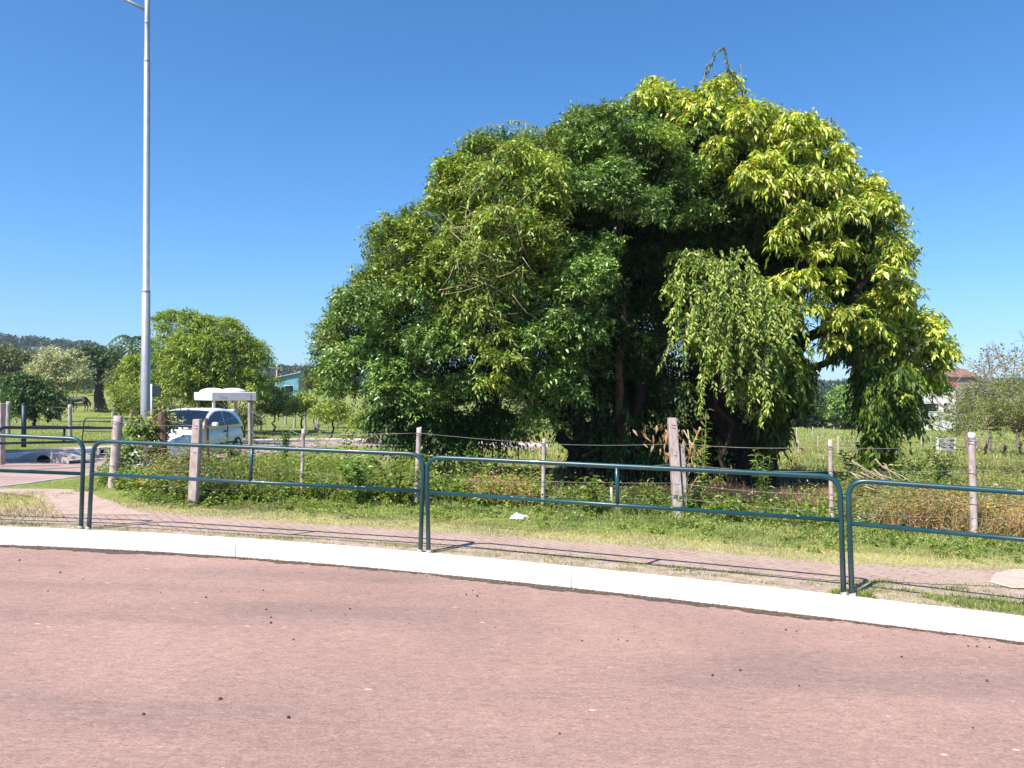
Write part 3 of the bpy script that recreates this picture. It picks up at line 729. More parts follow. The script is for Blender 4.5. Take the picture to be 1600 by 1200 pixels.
# ------------------------------------------------------------------ bus shelter with a flat white roof
sy = 33.0; c0 = P(349, 626, sy); gs = gz(c0.x, sy); s = sy/F
t = thing('bus_shelter', (c0.x-.35, sy+1.1, gs), 'small shelter with a flat white roof and two low domes behind the white car', 'shelter', rz=0)
rz = R(44); zr = c0.z-gs; rot = Matrix.Rotation(rz, 4, 'Z'); a_ = 2.05; hh = 13*s
mb = MB(); mb.box((0,0,zr+hh/2),(a_,a_,hh), rz=rz, bev=.02); mb.obj('roof', M['white'], t)
for o_ in ((-.42,.15),(.52,.18)):
    mb = MB(); p = rot @ Vector((o_[0]*.72-o_[1], -o_[0]*.72, 0)); rs = []
    for k in range(7):
        a = k/6*math.pi/2; r = .58*math.cos(a)+.005; z = zr+hh+.002+.2*math.sin(a)
        rs.append([(p.x+r*math.cos(b), p.y+r*math.sin(b), z) for b in np.linspace(0, 2*math.pi, 25)[:-1]])
    mb.loft(rs); mb.obj('roof_dome', M['white'], t)
for x, y_, mt in ((-.88,-.88,'white'),(.88,-.88,'postgrey'),(.88,.88,'postgrey'),(-.88,.88,'wood')):
    p = rot @ Vector((x*1.0, y_*1.0, 0)); mb = MB(); mb.box((p.x,p.y,zr/2-.1),(.11,.11,zr+.2), rz=rz, bev=.01); mb.obj('post', M[mt], t)
mb = MB(); p = rot @ Vector((0,.5,0)); mb.box((p.x,p.y,.45),(1.5,.4,.06), rz=rz, bev=.01); mb.box((p.x,p.y,.22),(1.3,.08,.44), rz=rz); mb.obj('bench', M['concrete'], t)
for u0, face in ((-.55,0),(.65,1)):      # faded scribbles on the fascia
    mb = MB()
    for k in range(5):
        q = Vector((u0+k*.07-.1, -a_/2-.003, zr+hh*.5)) if face == 0 else Vector((a_/2+.003, u0+k*.07-.1, zr+hh*.42))
        pts = [rot @ (q+(Vector((.02*math.sin(i*2+k), 0, .04*math.cos(i*1.7))) if face == 0 else Vector((0, .02*math.sin(i*2+k), .04*math.cos(i*1.7))))) for i in range(5)]
        mb.tube(pts, .004, 4)
    mb.obj('scribble', M['greyroof'], t)
b = G(386+6, 700); t = thing('thin_pole', b, 'thin dark pole with a small box just right of the shelter roof', 'pole'); k = MB(); hh = P(397,616,b.y).z-b.z
k.tube([(0,0,-.1),(0,0,hh)], .022, 8); k.obj('shaft', M['darkpaint'], t); k = MB(); k.box((0,0,hh-.3),(.09,.07,.14), bev=.02); k.obj('box', M['black'], t)

# ------------------------------------------------------------------ the car
def build_car(loc, rz):
    root = thing('parked_car', loc, 'small silver white hatchback standing on the side street behind the fence posts', 'car', rz=rz)
    Wd = .82
    # x forward; body stations: x, half width, hood/deck height, sill height
    st = [(-1.78,.60,.86,.36),(-1.72,.72,.93,.27),(-1.45,.80,.97,.2),(-.9,Wd,.97,.18),(0,Wd,.95,.18),(.75,.81,.94,.18),(1.1,.80,.90,.2),(1.45,.76,.82,.22),(1.68,.68,.72,.25),(1.80,.55,.60,.32)]
    rs = []
    for x, wd, top, sill in st:
        half = [(wd*.80, sill), (wd*.96, sill+.1), (wd, .52), (wd*.985, .70 if top > .75 else top*.82), (wd*.93, top-.05), (wd*.80, top), (wd*.4, top+.025), (0, top+.035)]
        rs.append([(x, -y, z) for y, z in half] + [(x, y, z) for y, z in reversed(half[:-1])])
    mb = MB(); mb.loft(rs); mb.obj('body', M['carwhite'], root)
    # cabin
    xs = [-1.70,-1.62,-1.45,-1.2,-.8,-.3,.05,.25,.5,.75,.92]
    def roofz(x): return float(np.interp(x, [-1.72,-1.62,-1.45,-1.2,-.8,-.3,.05,.25,.5,.75,.92], [.93,1.14,1.33,1.42,1.465,1.475,1.44,1.37,1.22,1.06,.95]))
    def halfw(x, z): return .775-.30*(z-.93)-max(0, abs(x+.4)-1.0)*.12
    rs = []
    for x in xs:
        rz_ = roofz(x); shz = max(.93, rz_-.09)
        half = [(halfw(x,.93), .90), (halfw(x,(.93+shz)/2), (.93+shz)/2), (halfw(x,shz), shz), (halfw(x,shz)-.07, rz_-.03), (.36, rz_-.008), (0, rz_)]
        rs.append([(x, -y, z) for y, z in half] + [(x, y, z) for y, z in reversed(half[:-1])])
    mb = MB(); mb.loft(rs); mb.obj('cabin', M['carwhite'], root)
    # windscreen and rear window follow the roof curve
    def screen(x0, x1, name, wf):
        mb = MB(); g = []
        for i in range(7):
            x = x0+(x1-x0)*i/6; z = roofz(x); hw = (halfw(x, max(.93, z-.09)))*wf
            row = []
            for k in range(-4, 5):
                u = k/4; yy = u*hw; crown = -.008*(abs(yy)/.36)**1.6 if abs(yy) < .36 else -.008-.022*((abs(yy)-.36)/max(hw-.36, .05))
                row.append((x+(.012 if x > 0 else -.012), yy, z+crown+.012))
            g.append(row)
        mb.loft(g, closed=False, caps=False); mb.obj(name, M['glass'], root)
    screen(.12, .86, 'windscreen', .90); screen(-1.66, -1.44, 'rear_window', .85)
    # arched side glass, split by the pillar
    arch = lambda x: float(np.interp(x, [-1.42,-1.25,-.95,-.5,-.05,.3,.6,.72], [1.0,1.19,1.335,1.395,1.375,1.25,1.05,.985]))
    for s in (-1, 1):
        for x0, x1, nm in ((-1.42,-.5,'rear_side_window'),(-.44,.72,'door_window')):
            mb = MB(); n = 12; up = []; dn = []
            for i in range(n+1):
                x = x0+(x1-x0)*i/n; z = arch(x); zb = .985
                z = min(z, roofz(x)-.075)
                up.append((x, s*(halfw(x,z)+.008), z)); dn.append((x, s*(halfw(x,zb)+.008), zb))
            mb.loft([dn, up], closed=False, caps=False, smooth=False); mb.obj(nm, M['glass'], root)
        mb = MB(); mb.tube([(.42, s*.80, 1.0),(.50, s*.88, 1.03)], .015, 6); mb.box((.47, s*.93, 1.05),(.10,.17,.12), bev=.03); mb.obj('mirror', M['carwhite'], root)
        mb = MB(); mb.box((-.36, s*.822, .83),(.15,.03,.045), bev=.012); mb.obj('door_handle', M['black'], root)
        mb = MB()
        for z0, z1, xx in ((.3,.97,-.52),(.3,.97,.62)): mb.box((xx, s*.812, (z0+z1)/2),(.008,.03,z1-z0))
        mb.obj('door_seam', M['black'], root)
        mb = MB(); mb.box((0, s*.824, .50),(2.0,.012,.05), bev=.004); mb.obj('rub_strip', M['black'], root)
        # headlights, tail lights
        mb = MB(); rs = []
        for u, hgt, dx in ((0,.03,0),(.25,.07,.0),(.6,.085,-.02),(1,.05,-.12)):
            yy = s*(.36+.30*u); xc = 1.745+dx-u*.06; rs.append([(xc+.02, yy, .66-hgt), (xc+.05, yy, .66), (xc+.01, yy, .66+hgt), (xc-.06, yy, .66+hgt), (xc-.1, yy, .66-hgt)])
        mb.loft(rs); mb.obj('headlight', M['lens'], root)
        mb = MB(); mb.box((-1.70, s*.66, .90),(.12,.12,.26), bev=.03); mb.obj('tail_light', M['redroof'], root)
        for x in (1.12, -1.13):
            mb = MB(); mb.tube([(x, s*.62, .285),(x, s*.66, .285),(x, s*.80, .285),(x, s*.835, .285)], [.25,.285,.285,.265], 24); ty = mb.obj('tyre', M['rubber'], root)
            mb = MB(); mb.tube([(x, s*.80, .285),(x, s*.842, .285),(x, s*.848, .285)], [.19,.18,.05], 18); mb.obj('rim', M['chrome'], ty)
            mb = MB(); rr = .335; arcp = [(x+rr*math.cos(a), s*.80, .285+rr*math.sin(a)) for a in np.linspace(-.1, math.pi+.1, 18)]
            ar2 = [(p[0], s*.826, p[2]) for p in arcp]; mb.loft([arcp, ar2], closed=False, caps=False)
            mb.add([(x, s*.822, .285)]+[(x+.325*math.cos(a), s*.822, .285+.325*math.sin(a)) for a in np.linspace(0, math.pi, 16)], [(0, i+1, i+2) for i in range(15)])
            mb.obj('wheel_arch', M['black'], root)
    mb = MB(); rs = []
    for u in np.linspace(-1, 1, 9): rs.append([(1.80-.14*u*u+.03, u*.66, .28), (1.86-.14*u*u, u*.66, .33), (1.86-.14*u*u, u*.66, .46), (1.79-.14*u*u, u*.66, .50), (1.70-.14*u*u, u*.66, .4)])
    mb.loft(rs); mb.obj('front_bumper', M['carwhite'], root)
    mb = MB()
    for k in range(4): mb.box((1.80, 0, .535+.022*k),(.05,.62,.010))
    mb.box((1.785,0,.57),(.03,.64,.10), bev=.01); mb.obj('grille', M['black'], root)
    mb = MB(); mb.box((1.872,0,.40),(.012,.40,.12), bev=.004); mb.obj('number_plate', M['chrome'], root)
    mb = MB(); mb.tube([(.93,.5,.965),(.72,-.0,1.10)], .008, 5); mb.tube([(.93,-.15,.965),(.74,-.58,1.085)], .008, 5); mb.box((.93,0,.955),(.06,1.2,.02), bev=.006); mb.obj('wipers', M['black'], root)
    mb = MB(); mb.tube([(.1,.0,1.44),(-.25,.0,1.75)], .005, 5); mb.box((.12,0,1.445),(.06,.04,.025), bev=.008); mb.obj('aerial', M['black'], root)
    mb = MB(); mb.box((-1.5,0,1.36),(.28,1.05,.035), bev=.012, mtx=Matrix.Rotation(.2, 4, 'Y')); mb.obj('roof_spoiler', M['carwhite'], root)
    mb = MB(); mb.box((-1.79,0,.45),(.12,1.3,.24), bev=.05); mb.obj('rear_bumper', M['carwhite'], root)
    return root
cx = P(300, 0, 20.3).x; build_car((cx, 20.3, gz(cx, 20.3)-.03), R(-90-4))

# ------------------------------------------------------------------ buildings
def gable(root, name, wd, dp, zt, rise, over, m, mono=False):
    mb = MB(); t_ = .12; a, b = wd/2+over, dp/2+over
    if mono:
        mb.add([(-a,-b,zt),(a,-b,zt+rise),(a,b,zt+rise),(-a,b,zt),(-a,-b,zt+t_),(a,-b,zt+rise+t_),(a,b,zt+rise+t_),(-a,b,zt+t_)],
               [(3,2,1,0),(4,5,6,7),(0,1,5,4),(1,2,6,5),(2,3,7,6),(3,0,4,7)])
    else:
        for s in (-1, 1):
            mb.add([(-a,s*b,zt),(a,s*b,zt),(a,0,zt+rise),(-a,0,zt+rise),(-a,s*b,zt+t_),(a,s*b,zt+t_),(a,0,zt+rise+t_),(-a,0,zt+rise+t_)],
                   [(0,1,2,3),(7,6,5,4),(0,4,5,1),(1,5,6,2),(2,6,7,3),(3,7,4,0)])
    return mb.obj(name, m, root)
def house(px0, px1, py_eave, y, dp, rise, wall, roof, label, wins=(), mono=False, rz=0, over=.4, name='house'):
    s = y/F; x = P((px0+px1)/2, 0, y).x; g = gz(x, y); wd = (px1-px0)*s; zt = P(800, py_eave, y).z-g
    t = thing(name, (x, y+dp/2, g), label, 'house', rz=rz)
    mb = MB(); mb.box((0,0,zt/2-.2),(wd,dp,zt+.4)); 
    if mono: mb.add([(-wd/2,-dp/2,zt),(wd/2,-dp/2,zt),(wd/2,-dp/2,zt+rise*.96),(-wd/2,dp/2,zt),(wd/2,dp/2,zt),(wd/2,dp/2,zt+rise*.96)], [(0,1,2),(3,5,4),(1,4,5,2)])
    else: mb.add([(-wd/2,-dp/2,zt),(-wd/2,dp/2,zt),(-wd/2,0,zt+rise*.95),(wd/2,-dp/2,zt),(wd/2,dp/2,zt),(wd/2,0,zt+rise*.95)], [(0,1,2),(3,5,4)])
    mb.obj('wall', M[wall], t); gable(t, 'roof', wd, dp, zt+.02, rise, over, M[roof], mono)
    for u, z0, ww, wh in wins:
        mb = MB(); mb.box((u*wd/2, -dp/2-.02, z0), (ww+.16, .1, wh+.16), bev=.01); f = mb.obj('window', M['whitewall'], t)
        mb = MB(); mb.box((u*wd/2, -dp/2-.075, z0), (ww, .02, wh)); mb.obj('pane', M['glass'], f)
    return t
house(430, 468, 592, 120, 6, 1.0, 'bluewall', 'greyroof', 'turquoise house with a sloping grey roof showing beyond the bushes', [(.25,1.6+.8,1.3,1.0)], mono=True)
hs1 = house(1420, 1490, 603, 85, 6, .75, 'whitewall', 'redroof', 'white house with a red roof partly hidden behind the right side of the big tree', [(-.1,2.6,1.6,.9),(.55,2.6,.5,.9)], over=.35)
house(1484, 1522, 590, 100, 7, 1.2, 'plank', 'brownroof', 'greyish brown house with a pitched tiled roof behind the bare tree', [(.2,4.5,.8,.9)])
house(1372, 1404, 632, 80, 4, .9, 'brick', 'redroof', 'low brick outbuilding with a red roof glimpsed below the tree branches', [(0,1.4,.6,.6)])
house(201, 216, 608, 85, 3, .4, 'brick', 'brownroof', 'tiny red brick hut at the edge of the field left of the lamp post', [(0,.9,.4,.4)], name='brick_hut')
# utility poles
for px, pt, y, lab in ((18.5,560,150,'wooden utility pole among dark trees at the far left'), (189,558,110,'slender utility pole left of the lime green tree'), (434,570,118,'utility pole behind the turquoise house'), (151,612,95,'short pale utility pole under the dark umbrella tree')):
    x = P(px,0,y).x; g = gz(x,y); t = thing('utility_pole', (x,y,g), lab, 'pole', 'utility poles in the distance'); hh = P(px,pt,y).z-g
    mb = MB(); mb.tube([(0,0,-.2),(0,0,hh)], [.16,.11], 8); mb.obj('shaft', M['postgrey'], t)
    mb = MB(); mb.box((0,-.14,hh-.5),(1.7,.1,.12), bev=.01); mb.obj('crossarm', M['postgrey'], t)

# ------------------------------------------------------------------ horse
def horse(p, rz, s):
    t = thing('horse', p, 'dark brown horse grazing with its head down in the far field', 'horse', rz=rz); t.scale = (s,)*3
    pts = [('pel',(-.62,0,1.22),.26,None),('loin',(-.25,0,1.22),.25,0),('rib',(.15,0,1.17),.28,1),('chest',(.52,0,1.17),.27,2),('nb',(.75,0,1.15),.19,3),('nm',(1.02,0,.86),.13,4),('poll',(1.24,0,.56),.115,5),('muz',(1.30,0,.16),.065,6),
           ('rump',(-.82,0,1.14),.19,0),('ta',(-.98,0,1.12),.05,8),('tb',(-1.14,0,.86),.045,9),('tc',(-1.2,0,.52),.03,10)]
    v = [a[1] for a in pts]; r = [a[2] for a in pts]; e = [(a[3], i) for i, a in enumerate(pts) if a[3] is not None]
    for sy_, dx in ((.14,0),(-.14,-.10)):
        b = len(v); v += [(-.72+dx*.4, sy_, 1.0),(-.58+dx, sy_, .80),(-.80+dx, sy_, .50),(-.74+dx, sy_, .12),(-.68+dx, sy_, .03)]; r += [.17,.105,.062,.042,.055]; e += [(0,b),(b,b+1),(b+1,b+2),(b+2,b+3),(b+3,b+4)]
    for sy_, dx in ((.13,.12),(-.13,-.06)):
        b = len(v); v += [(.55, sy_, .88),(.56+dx*.6, sy_, .48),(.55+dx, sy_, .12),(.60+dx, sy_, .03)]; r += [.12,.062,.04,.052]; e += [(3,b),(b,b+1),(b+1,b+2),(b+2,b+3)]
    mb = MB()
    for a, b in e: mb.tube([v[a], Vector(v[a]).lerp(Vector(v[b]), .5), v[b]], [r[a], (r[a]+r[b])/2, r[b]], 12)
    for p_, q_ in zip(v, r):
        bm = bmesh.new(); bmesh.ops.create_icosphere(bm, subdivisions=2, radius=q_); o_ = len(mb.v)
        mb.v += [tuple(x.co+Vector(p_)) for x in bm.verts]; mb.f += [tuple(x.index+o_ for x in f.verts) for f in bm.faces]; mb.sm += [True]*len(bm.faces); bm.free()
    o = mb.obj('body', M['horse'], t); md = o.modifiers.new('fuse', 'REMESH'); md.mode = 'VOXEL'; md.voxel_size = .035; md.use_smooth_shade = True
    m2 = o.modifiers.new('ease', 'SMOOTH'); m2.iterations = 4
    bpy.context.view_layer.update(); dg = bpy.context.evaluated_depsgraph_get(); nm = bpy.data.meshes.new_from_object(o.evaluated_get(dg)); o.modifiers.clear(); o.data = nm
    if not nm.materials: nm.materials.append(M['horse'])
    mb = MB()
    for k in range(16):
        u = k/15; a = Vector((.78,0,1.36)).lerp(Vector((1.24,0,.72)), u); mb.add([a+Vector((-.05,.02,0)), a+Vector((.05,.02,-.05)), a+Vector((.02,.17,-.22)), a+Vector((-.05,.16,-.18))], [(0,1,2,3)])
        mb.add([a+Vector((-.05,-.02,0)), a+Vector((.05,-.02,-.05)), a+Vector((.02,-.17,-.22)), a+Vector((-.05,-.16,-.18))], [(0,1,2,3)])
    mb.obj('mane', M['black'], t)
    for sy_ in (.06,-.06):
        mb = MB(); mb.tube([(1.22,sy_,.66),(1.20,sy_*1.6,.76),(1.20,sy_*1.7,.82)], [.035,.03,.005], 6); mb.obj('ear', M['horse'], t)
    mb = MB(); pr = [(-.96,0,1.14),(-1.10,0,.95),(-1.17,0,.7),(-1.2,0,.38)]; mb.tube(pr, [.05,.09,.08,.02], 8); mb.obj('tail', M['black'], t)
hp = G(122, 643); hy = hp.y; horse((hp.x, hy, gz(hp.x, hy)), R(180), (24/F*hy)/1.5)

# ------------------------------------------------------------------ vegetation
def kw(dens, ln, nl, L, W, droop=.3, open_=.9, leafdroop=.25, **k): return dict(dens=dens, ln=ln, nl=nl, L=L, W=W, droop=droop, open_=open_, leafdroop=leafdroop, **k)
def add_crown(root, name, lobes, key, params, label=None):
    o = np_mesh(name, lobe_sprays(lobes, **params), 4, M[key], root, origin=root.location)
    if label: o['label'] = label
    return o
M['shade_soil'] = mat('soil_painted_shade', (.075,.05,.035), (.03,.022,.016), 5, .95, bmp=.8, spec=.05, detail=8)  # near-black soil sheet: the shade under the tree is put into its colour
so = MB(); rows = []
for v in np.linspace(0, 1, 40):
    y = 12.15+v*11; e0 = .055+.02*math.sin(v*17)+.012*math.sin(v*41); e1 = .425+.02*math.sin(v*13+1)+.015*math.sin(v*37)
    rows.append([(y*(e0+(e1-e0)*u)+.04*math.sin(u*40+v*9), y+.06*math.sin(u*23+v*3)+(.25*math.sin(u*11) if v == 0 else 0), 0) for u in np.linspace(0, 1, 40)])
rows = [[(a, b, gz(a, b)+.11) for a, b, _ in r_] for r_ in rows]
so.loft(rows, closed=False, caps=False); tag(so.obj('painted_shade_soil', M['shade_soil']), kind='structure')
# --- the big dark tree
A_OUT = [(497,600),(493,560),(508,520),(522,478),(545,450),(572,428),(582,392),(606,345),(638,338),(655,356),(672,392),(690,380),(688,345),(682,300),(688,268),(716,250),(742,232),(780,212),(820,222),(858,214),(888,196),(905,178),(935,180),(965,166),(1000,178),(1045,205),(1085,240),(1150,285),(1192,330),(1190,380),(1140,425),(1085,450),(1062,520),(1050,590),(1010,625),(965,600),(945,640),(905,668),(865,690),(835,665),(800,650),(775,670),(700,660),(640,655),(600,640),(560,655),(530,640),(512,625)]
y0 = 16.0; ab = Vector((P(945,0,16.6).x, 16.6, 0)); ab.z = gz(ab.x, ab.y)
tA = thing('leafy_tree', ab, 'huge dark green small-leaved tree forming the left and middle of the big clump', 'tree')
lobA = crown_lobes(A_OUT, y0, 3.1, 250, .34, .86, gap=.84, relief=.55, voids=[(1130,370,.8),(1185,370,.5),(1010,440,.6),(1020,520,.5),(985,350,.35),(1000,590,.75),(960,640,.65),(1040,600,.65),(870,480,.3),(720,600,.75),(790,580,.6),(640,500,.3),(700,250,.25),(760,640,.75),(610,560,.3)])
def macro(specs, y0, bulge, rs=(.19,.36), squash=.85, dens=1.0):
    """rounded boughs standing proud of the crown: sub-clumps over the outward half of each"""
    out = []
    for px, py, rp in specs:
        R_ = rp*.93/F*y0; c = P(px, py, y0-bulge(px, py)); n = max(5, int(18*dens*(R_/.8)**2))
        for k in range(n):
            d = unit(rng.normal(size=3)*.9+np.array([-.35,-.55,.6])); r = rng.uniform(*rs)*min(1, R_/.7)
            q = np.array(c)+d*(R_-r*.5)*np.array([1,.8,squash]); out.append([*q, r])
    return np.array(out)
lobA[:,1] += np.where(lobA[:,1] < y0, 1.3, 0)
A_MAC = [(560,585,52),(618,600,52),(580,500,55),(640,475,50),(628,385,46),(668,400,40),(705,540,50),(728,290,46),(765,250,38),(838,255,45),(940,225,58),(895,320,50),(845,390,50),(862,545,72),(830,630,55),(905,455,55),(1010,240,52),(1080,285,50),(1140,325,42),(965,300,48),(700,440,48),(790,480,42),(655,630,48),(925,520,44),(1010,340,44),(880,600,48),(745,600,36),(540,620,34),(1090,350,34),(800,560,40),(700,340,40),(660,545,42),(900,240,34),(960,395,34),(1050,250,40)]
macA = macro(A_MAC, y0, lambda a, b: 2.55*math.sqrt(max(.05, 1-((a-790)/330)**2-((b-440)/300)**2))-.3)
selr = rng.random(len(lobA)) < .08
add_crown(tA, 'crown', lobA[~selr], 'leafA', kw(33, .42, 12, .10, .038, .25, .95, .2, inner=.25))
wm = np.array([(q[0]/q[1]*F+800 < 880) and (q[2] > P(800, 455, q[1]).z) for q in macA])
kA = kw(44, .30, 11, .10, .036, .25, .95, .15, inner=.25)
add_crown(tA, 'bough_foliage', macA[~wm], 'leafA2', kA, 'bough clumps in a painted sunlit green standing out of the dark crown')
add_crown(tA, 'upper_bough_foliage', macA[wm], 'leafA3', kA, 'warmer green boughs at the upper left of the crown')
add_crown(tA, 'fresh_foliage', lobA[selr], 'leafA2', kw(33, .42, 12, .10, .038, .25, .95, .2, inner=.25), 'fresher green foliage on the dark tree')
# small lobes that rough up the silhouette, and low skirts of leaves
edge = []
for a, b in zip(A_OUT[:27], A_OUT[1:28]):
    for k in range(3):
        t_ = rng.random(); px, py = a[0]+(b[0]-a[0])*t_, a[1]+(b[1]-a[1])*t_; q = P(px+rng.normal()*6+(11 if px < 750 else 0), py+rng.normal()*7+13, y0+rng.normal()*.6); edge.append([*q, rng.uniform(.12, .34)])
add_crown(tA, 'edge_foliage', np.array(edge), 'leafA3', kw(46, .32, 10, .095, .034, .25, .9, .2, inner=.4, up=.4))
def pokes(outline, y, n, L, W, ln, key, root, lift=.5, nl=9):
    Pb = []; D = []
    for _ in range(n):
        k = rng.integers(len(outline)-1); a, b = outline[k], outline[k+1]; t_ = rng.random(); px, py = a[0]+(b[0]-a[0])*t_, a[1]+(b[1]-a[1])*t_
        nx_, ny_ = (b[1]-a[1]), -(b[0]-a[0]); m_ = math.hypot(nx_, ny_)+1e-6; q = P(px-nx_/m_*9, py-ny_/m_*9, y+rng.normal()*.7)
        Pb.append(list(q)); D.append([nx_/m_*.8+rng.normal()*.35, rng.normal()*.3, -ny_/m_*.8+lift+rng.normal()*.25])
    V = sprays(np.array(Pb), unit(np.array(D)), rng.uniform(.5,1.5,n)*ln, nl, L, W, .35, .8, .3); np_mesh('outer_twigs', V, 4, M[key], root, origin=root.location)
pokes(A_OUT[:27], y0, 420, .10, .034, .34, 'leafA', tA)
skirt = []
for _ in range(46):
    px = rng.uniform(590, 815); py = rng.uniform(640, 672+28*math.sin((px-590)/240*math.pi)); skirt.append([*P(px, py, rng.uniform(14.6, 16.6)), rng.uniform(.18, .42)])
for _ in range(170):
    px = rng.uniform(885, 1160); py = rng.uniform(300, 745); skirt.append([*P(px, py, rng.uniform(17.4, 19.6)), rng.uniform(.32, .62)])
for _ in range(26):
    px = rng.uniform(905, 1080); py = rng.uniform(480, 720); skirt.append([*P(px, py, rng.uniform(15.4, 16.2)), rng.uniform(.13, .3)])
add_crown(tA, 'low_foliage', np.array(skirt), 'leafA', kw(28, .42, 11, .105, .04, .9, .7, .5, inner=.4, up=-.5))
mb = MB()
for bx, tx, ty, ra in ((945,915,470,.22),(960,985,440,.2),(978,1050,420,.17),(930,800,480,.2),(915,690,520,.15),(965,960,300,.2)):
    b = P(bx, 600, 16.6+rng.normal()*.3); b.z = gz(b.x, b.y)-.2; c = P((bx*2+tx)/3, 600, 16.8); tp = P(tx, ty, 16.8+rng.normal()*.6)
    limb(mb, b-ab, c-ab, ra, ra*.85, .25); limb(mb, c-ab, tp-ab, ra*.85, .04, .6)
mb.obj('trunk', M['bark'], tA)
mb = MB(); b = P(972,600,16.2); b.z = gz(b.x, b.y)-.2; limb(mb, b-ab, P(968,560,16.1)-ab, .11, .09, .12); limb(mb, P(968,560,16.1)-ab, P(975,470,16.4)-ab, .09, .05, .2)
mb.obj('reddish_stem', mat('reddish_bark', (.20,.10,.06), (.09,.045,.03), 12, .95, bmp=.5, stretch=(1,1,.25)), tA)
# bare arching shoots above the crown
def shoots(root, specs, key, name='shoot'):
    for pts, dens in specs:
        y = pts[0][2]; w3 = [P(a, b, c) - root.location for a, b, c in pts]; mb = MB(); fine = []
        for i in range(len(w3)-1):
            for k in range(5): fine.append(w3[i].lerp(w3[i+1], k/5))
        fine.append(w3[-1]); mb.tube(fine, list(np.linspace(.011, .005, len(fine))), 5); o = mb.obj(name, M['twig'], root)
        n = int(len(fine)*dens); idx = rng.integers(0, len(fine), n); C = np.array([fine[i] for i in idx])+rng.normal(size=(n,3))*.012
        V = leafV(C, unit(rnd(n)*.6+np.array([0,0,-.8])), rnd(n), rng.uniform(.07,.13,n), .028); np_mesh('shoot_leaves', V, 4, M[key], o)
shoots(tA, [([(868,225,16),(850,205,16),(820,190,16),(795,188,16),(775,200,16)], 3), ([(830,215,16),(800,196,16),(765,194,16),(735,205,16),(710,222,16)], 2.5), ([(770,250,16),(742,215,16),(730,205,16)],1), ([(900,195,16),(896,170,16)],1.5), ([(700,290,16),(688,262,16),(694,250,16)],1.5), ([(610,370,16),(606,340,16),(600,330,16)],1.5)], 'leafA2')

# --- the yellow-green long-leaved tree
B_OUT = [(1000,150),(1020,128),(1045,132),(1060,150),(1095,145),(1128,128),(1140,150),(1165,163),(1200,168),(1240,182),(1285,196),(1305,222),(1325,245),(1335,275),(1318,305),(1345,320),(1358,290),(1372,280),(1385,310),(1405,335),(1422,372),(1420,415),(1412,450),(1395,475),(1330,470),(1290,440),(1262,430),(1235,430),(1200,450),(1160,430),(1150,360),(1120,300),(1080,262),(1040,235),(1010,190)]
B_LOW = [(1395,455),(1425,480),(1455,492),(1475,520),(1480,555),(1462,582),(1432,590),(1415,605),(1400,640),(1372,640),(1358,600),(1345,560),(1318,530),(1318,480),(1360,450)]
B_MID = [(1185,440),(1235,430),(1255,470),(1250,520),(1262,560),(1285,610),(1262,635),(1235,635),(1200,620),(1165,560),(1170,480)]
yb = 17.0; bb = Vector((P(1178,0,yb).x, yb, 0)); bb.z = gz(bb.x, yb)
tB = thing('long_leaved_tree', bb, 'tall tree with bright yellow-green drooping long leaves at the right of the big clump', 'tree')
lB1 = crown_lobes(B_OUT, yb, 2.5, 160, .27, .65, gap=.88, relief=.6, voids=[(1180,400,.4),(1240,410,.3),(1345,440,.4),(1290,340,.2),(1360,370,.25)]); lB2 = crown_lobes(B_LOW, yb-.4, 1.0, 46, .25, .52, gap=.85); lB3 = crown_lobes(B_MID, yb+.3, 1.1, 34, .3, .52, gap=.9)
macB = macro([(1040,165,34),(1100,185,44),(1170,205,42),(1235,220,44),(1290,250,36),(1195,280,44),(1265,305,42),(1318,345,38),(1240,365,34),(1215,455,34),(1378,330,34),(1400,385,30),(1332,500,36),(1440,540,34),(1410,490,26),(1140,240,34),(1300,400,34),(1250,440,28),(1380,430,30),(1225,510,22),(1240,590,26),(1280,480,22),(1296,440,24),(1300,540,18),(1280,350,30)], yb, lambda a, b: 2.2*math.sqrt(max(.05, 1-((a-1240)/260)**2-((b-400)/290)**2)), (.17,.30))
lB1[:,1] += np.where(lB1[:,1] < yb, .6, 0)
big = kw(33, .35, 9, .165, .056, .7, .75, .85, inner=.25, up=.25, fat=.5)
add_crown(tB, 'crown', lB1, 'leafB2', big)
add_crown(tB, 'bough_foliage', macB, 'leafB', kw(40, .30, 8, .165, .055, .7, .75, .85, inner=.3, up=.25, fat=.5), 'bright yellow-green bough clumps')
add_crown(tB, 'right_bough_foliage', lB2, 'leafB', big)
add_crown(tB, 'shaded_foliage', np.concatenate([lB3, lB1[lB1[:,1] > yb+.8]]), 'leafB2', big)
edge = []
for a, b in list(zip(B_OUT[:24], B_OUT[1:25]))+list(zip(B_LOW[:8], B_LOW[1:9])):
    for k in range(3):
        t_ = rng.random(); px = a[0]+(b[0]-a[0])*t_; q = P(px+rng.normal()*6-(10 if px > 1300 else 0), a[1]+(b[1]-a[1])*t_+rng.normal()*7+12, yb+rng.normal()*.6); edge.append([*q, rng.uniform(.12, .3)])
add_crown(tB, 'edge_foliage', np.array(edge), 'leafB', kw(46, .30, 8, .15, .05, .6, .7, .8, inner=.4, up=.5, fat=.5))
pokes(B_OUT[:24]+B_LOW[:7], yb-.1, 380, .15, .05, .34, 'leafB', tB, .5, 7)
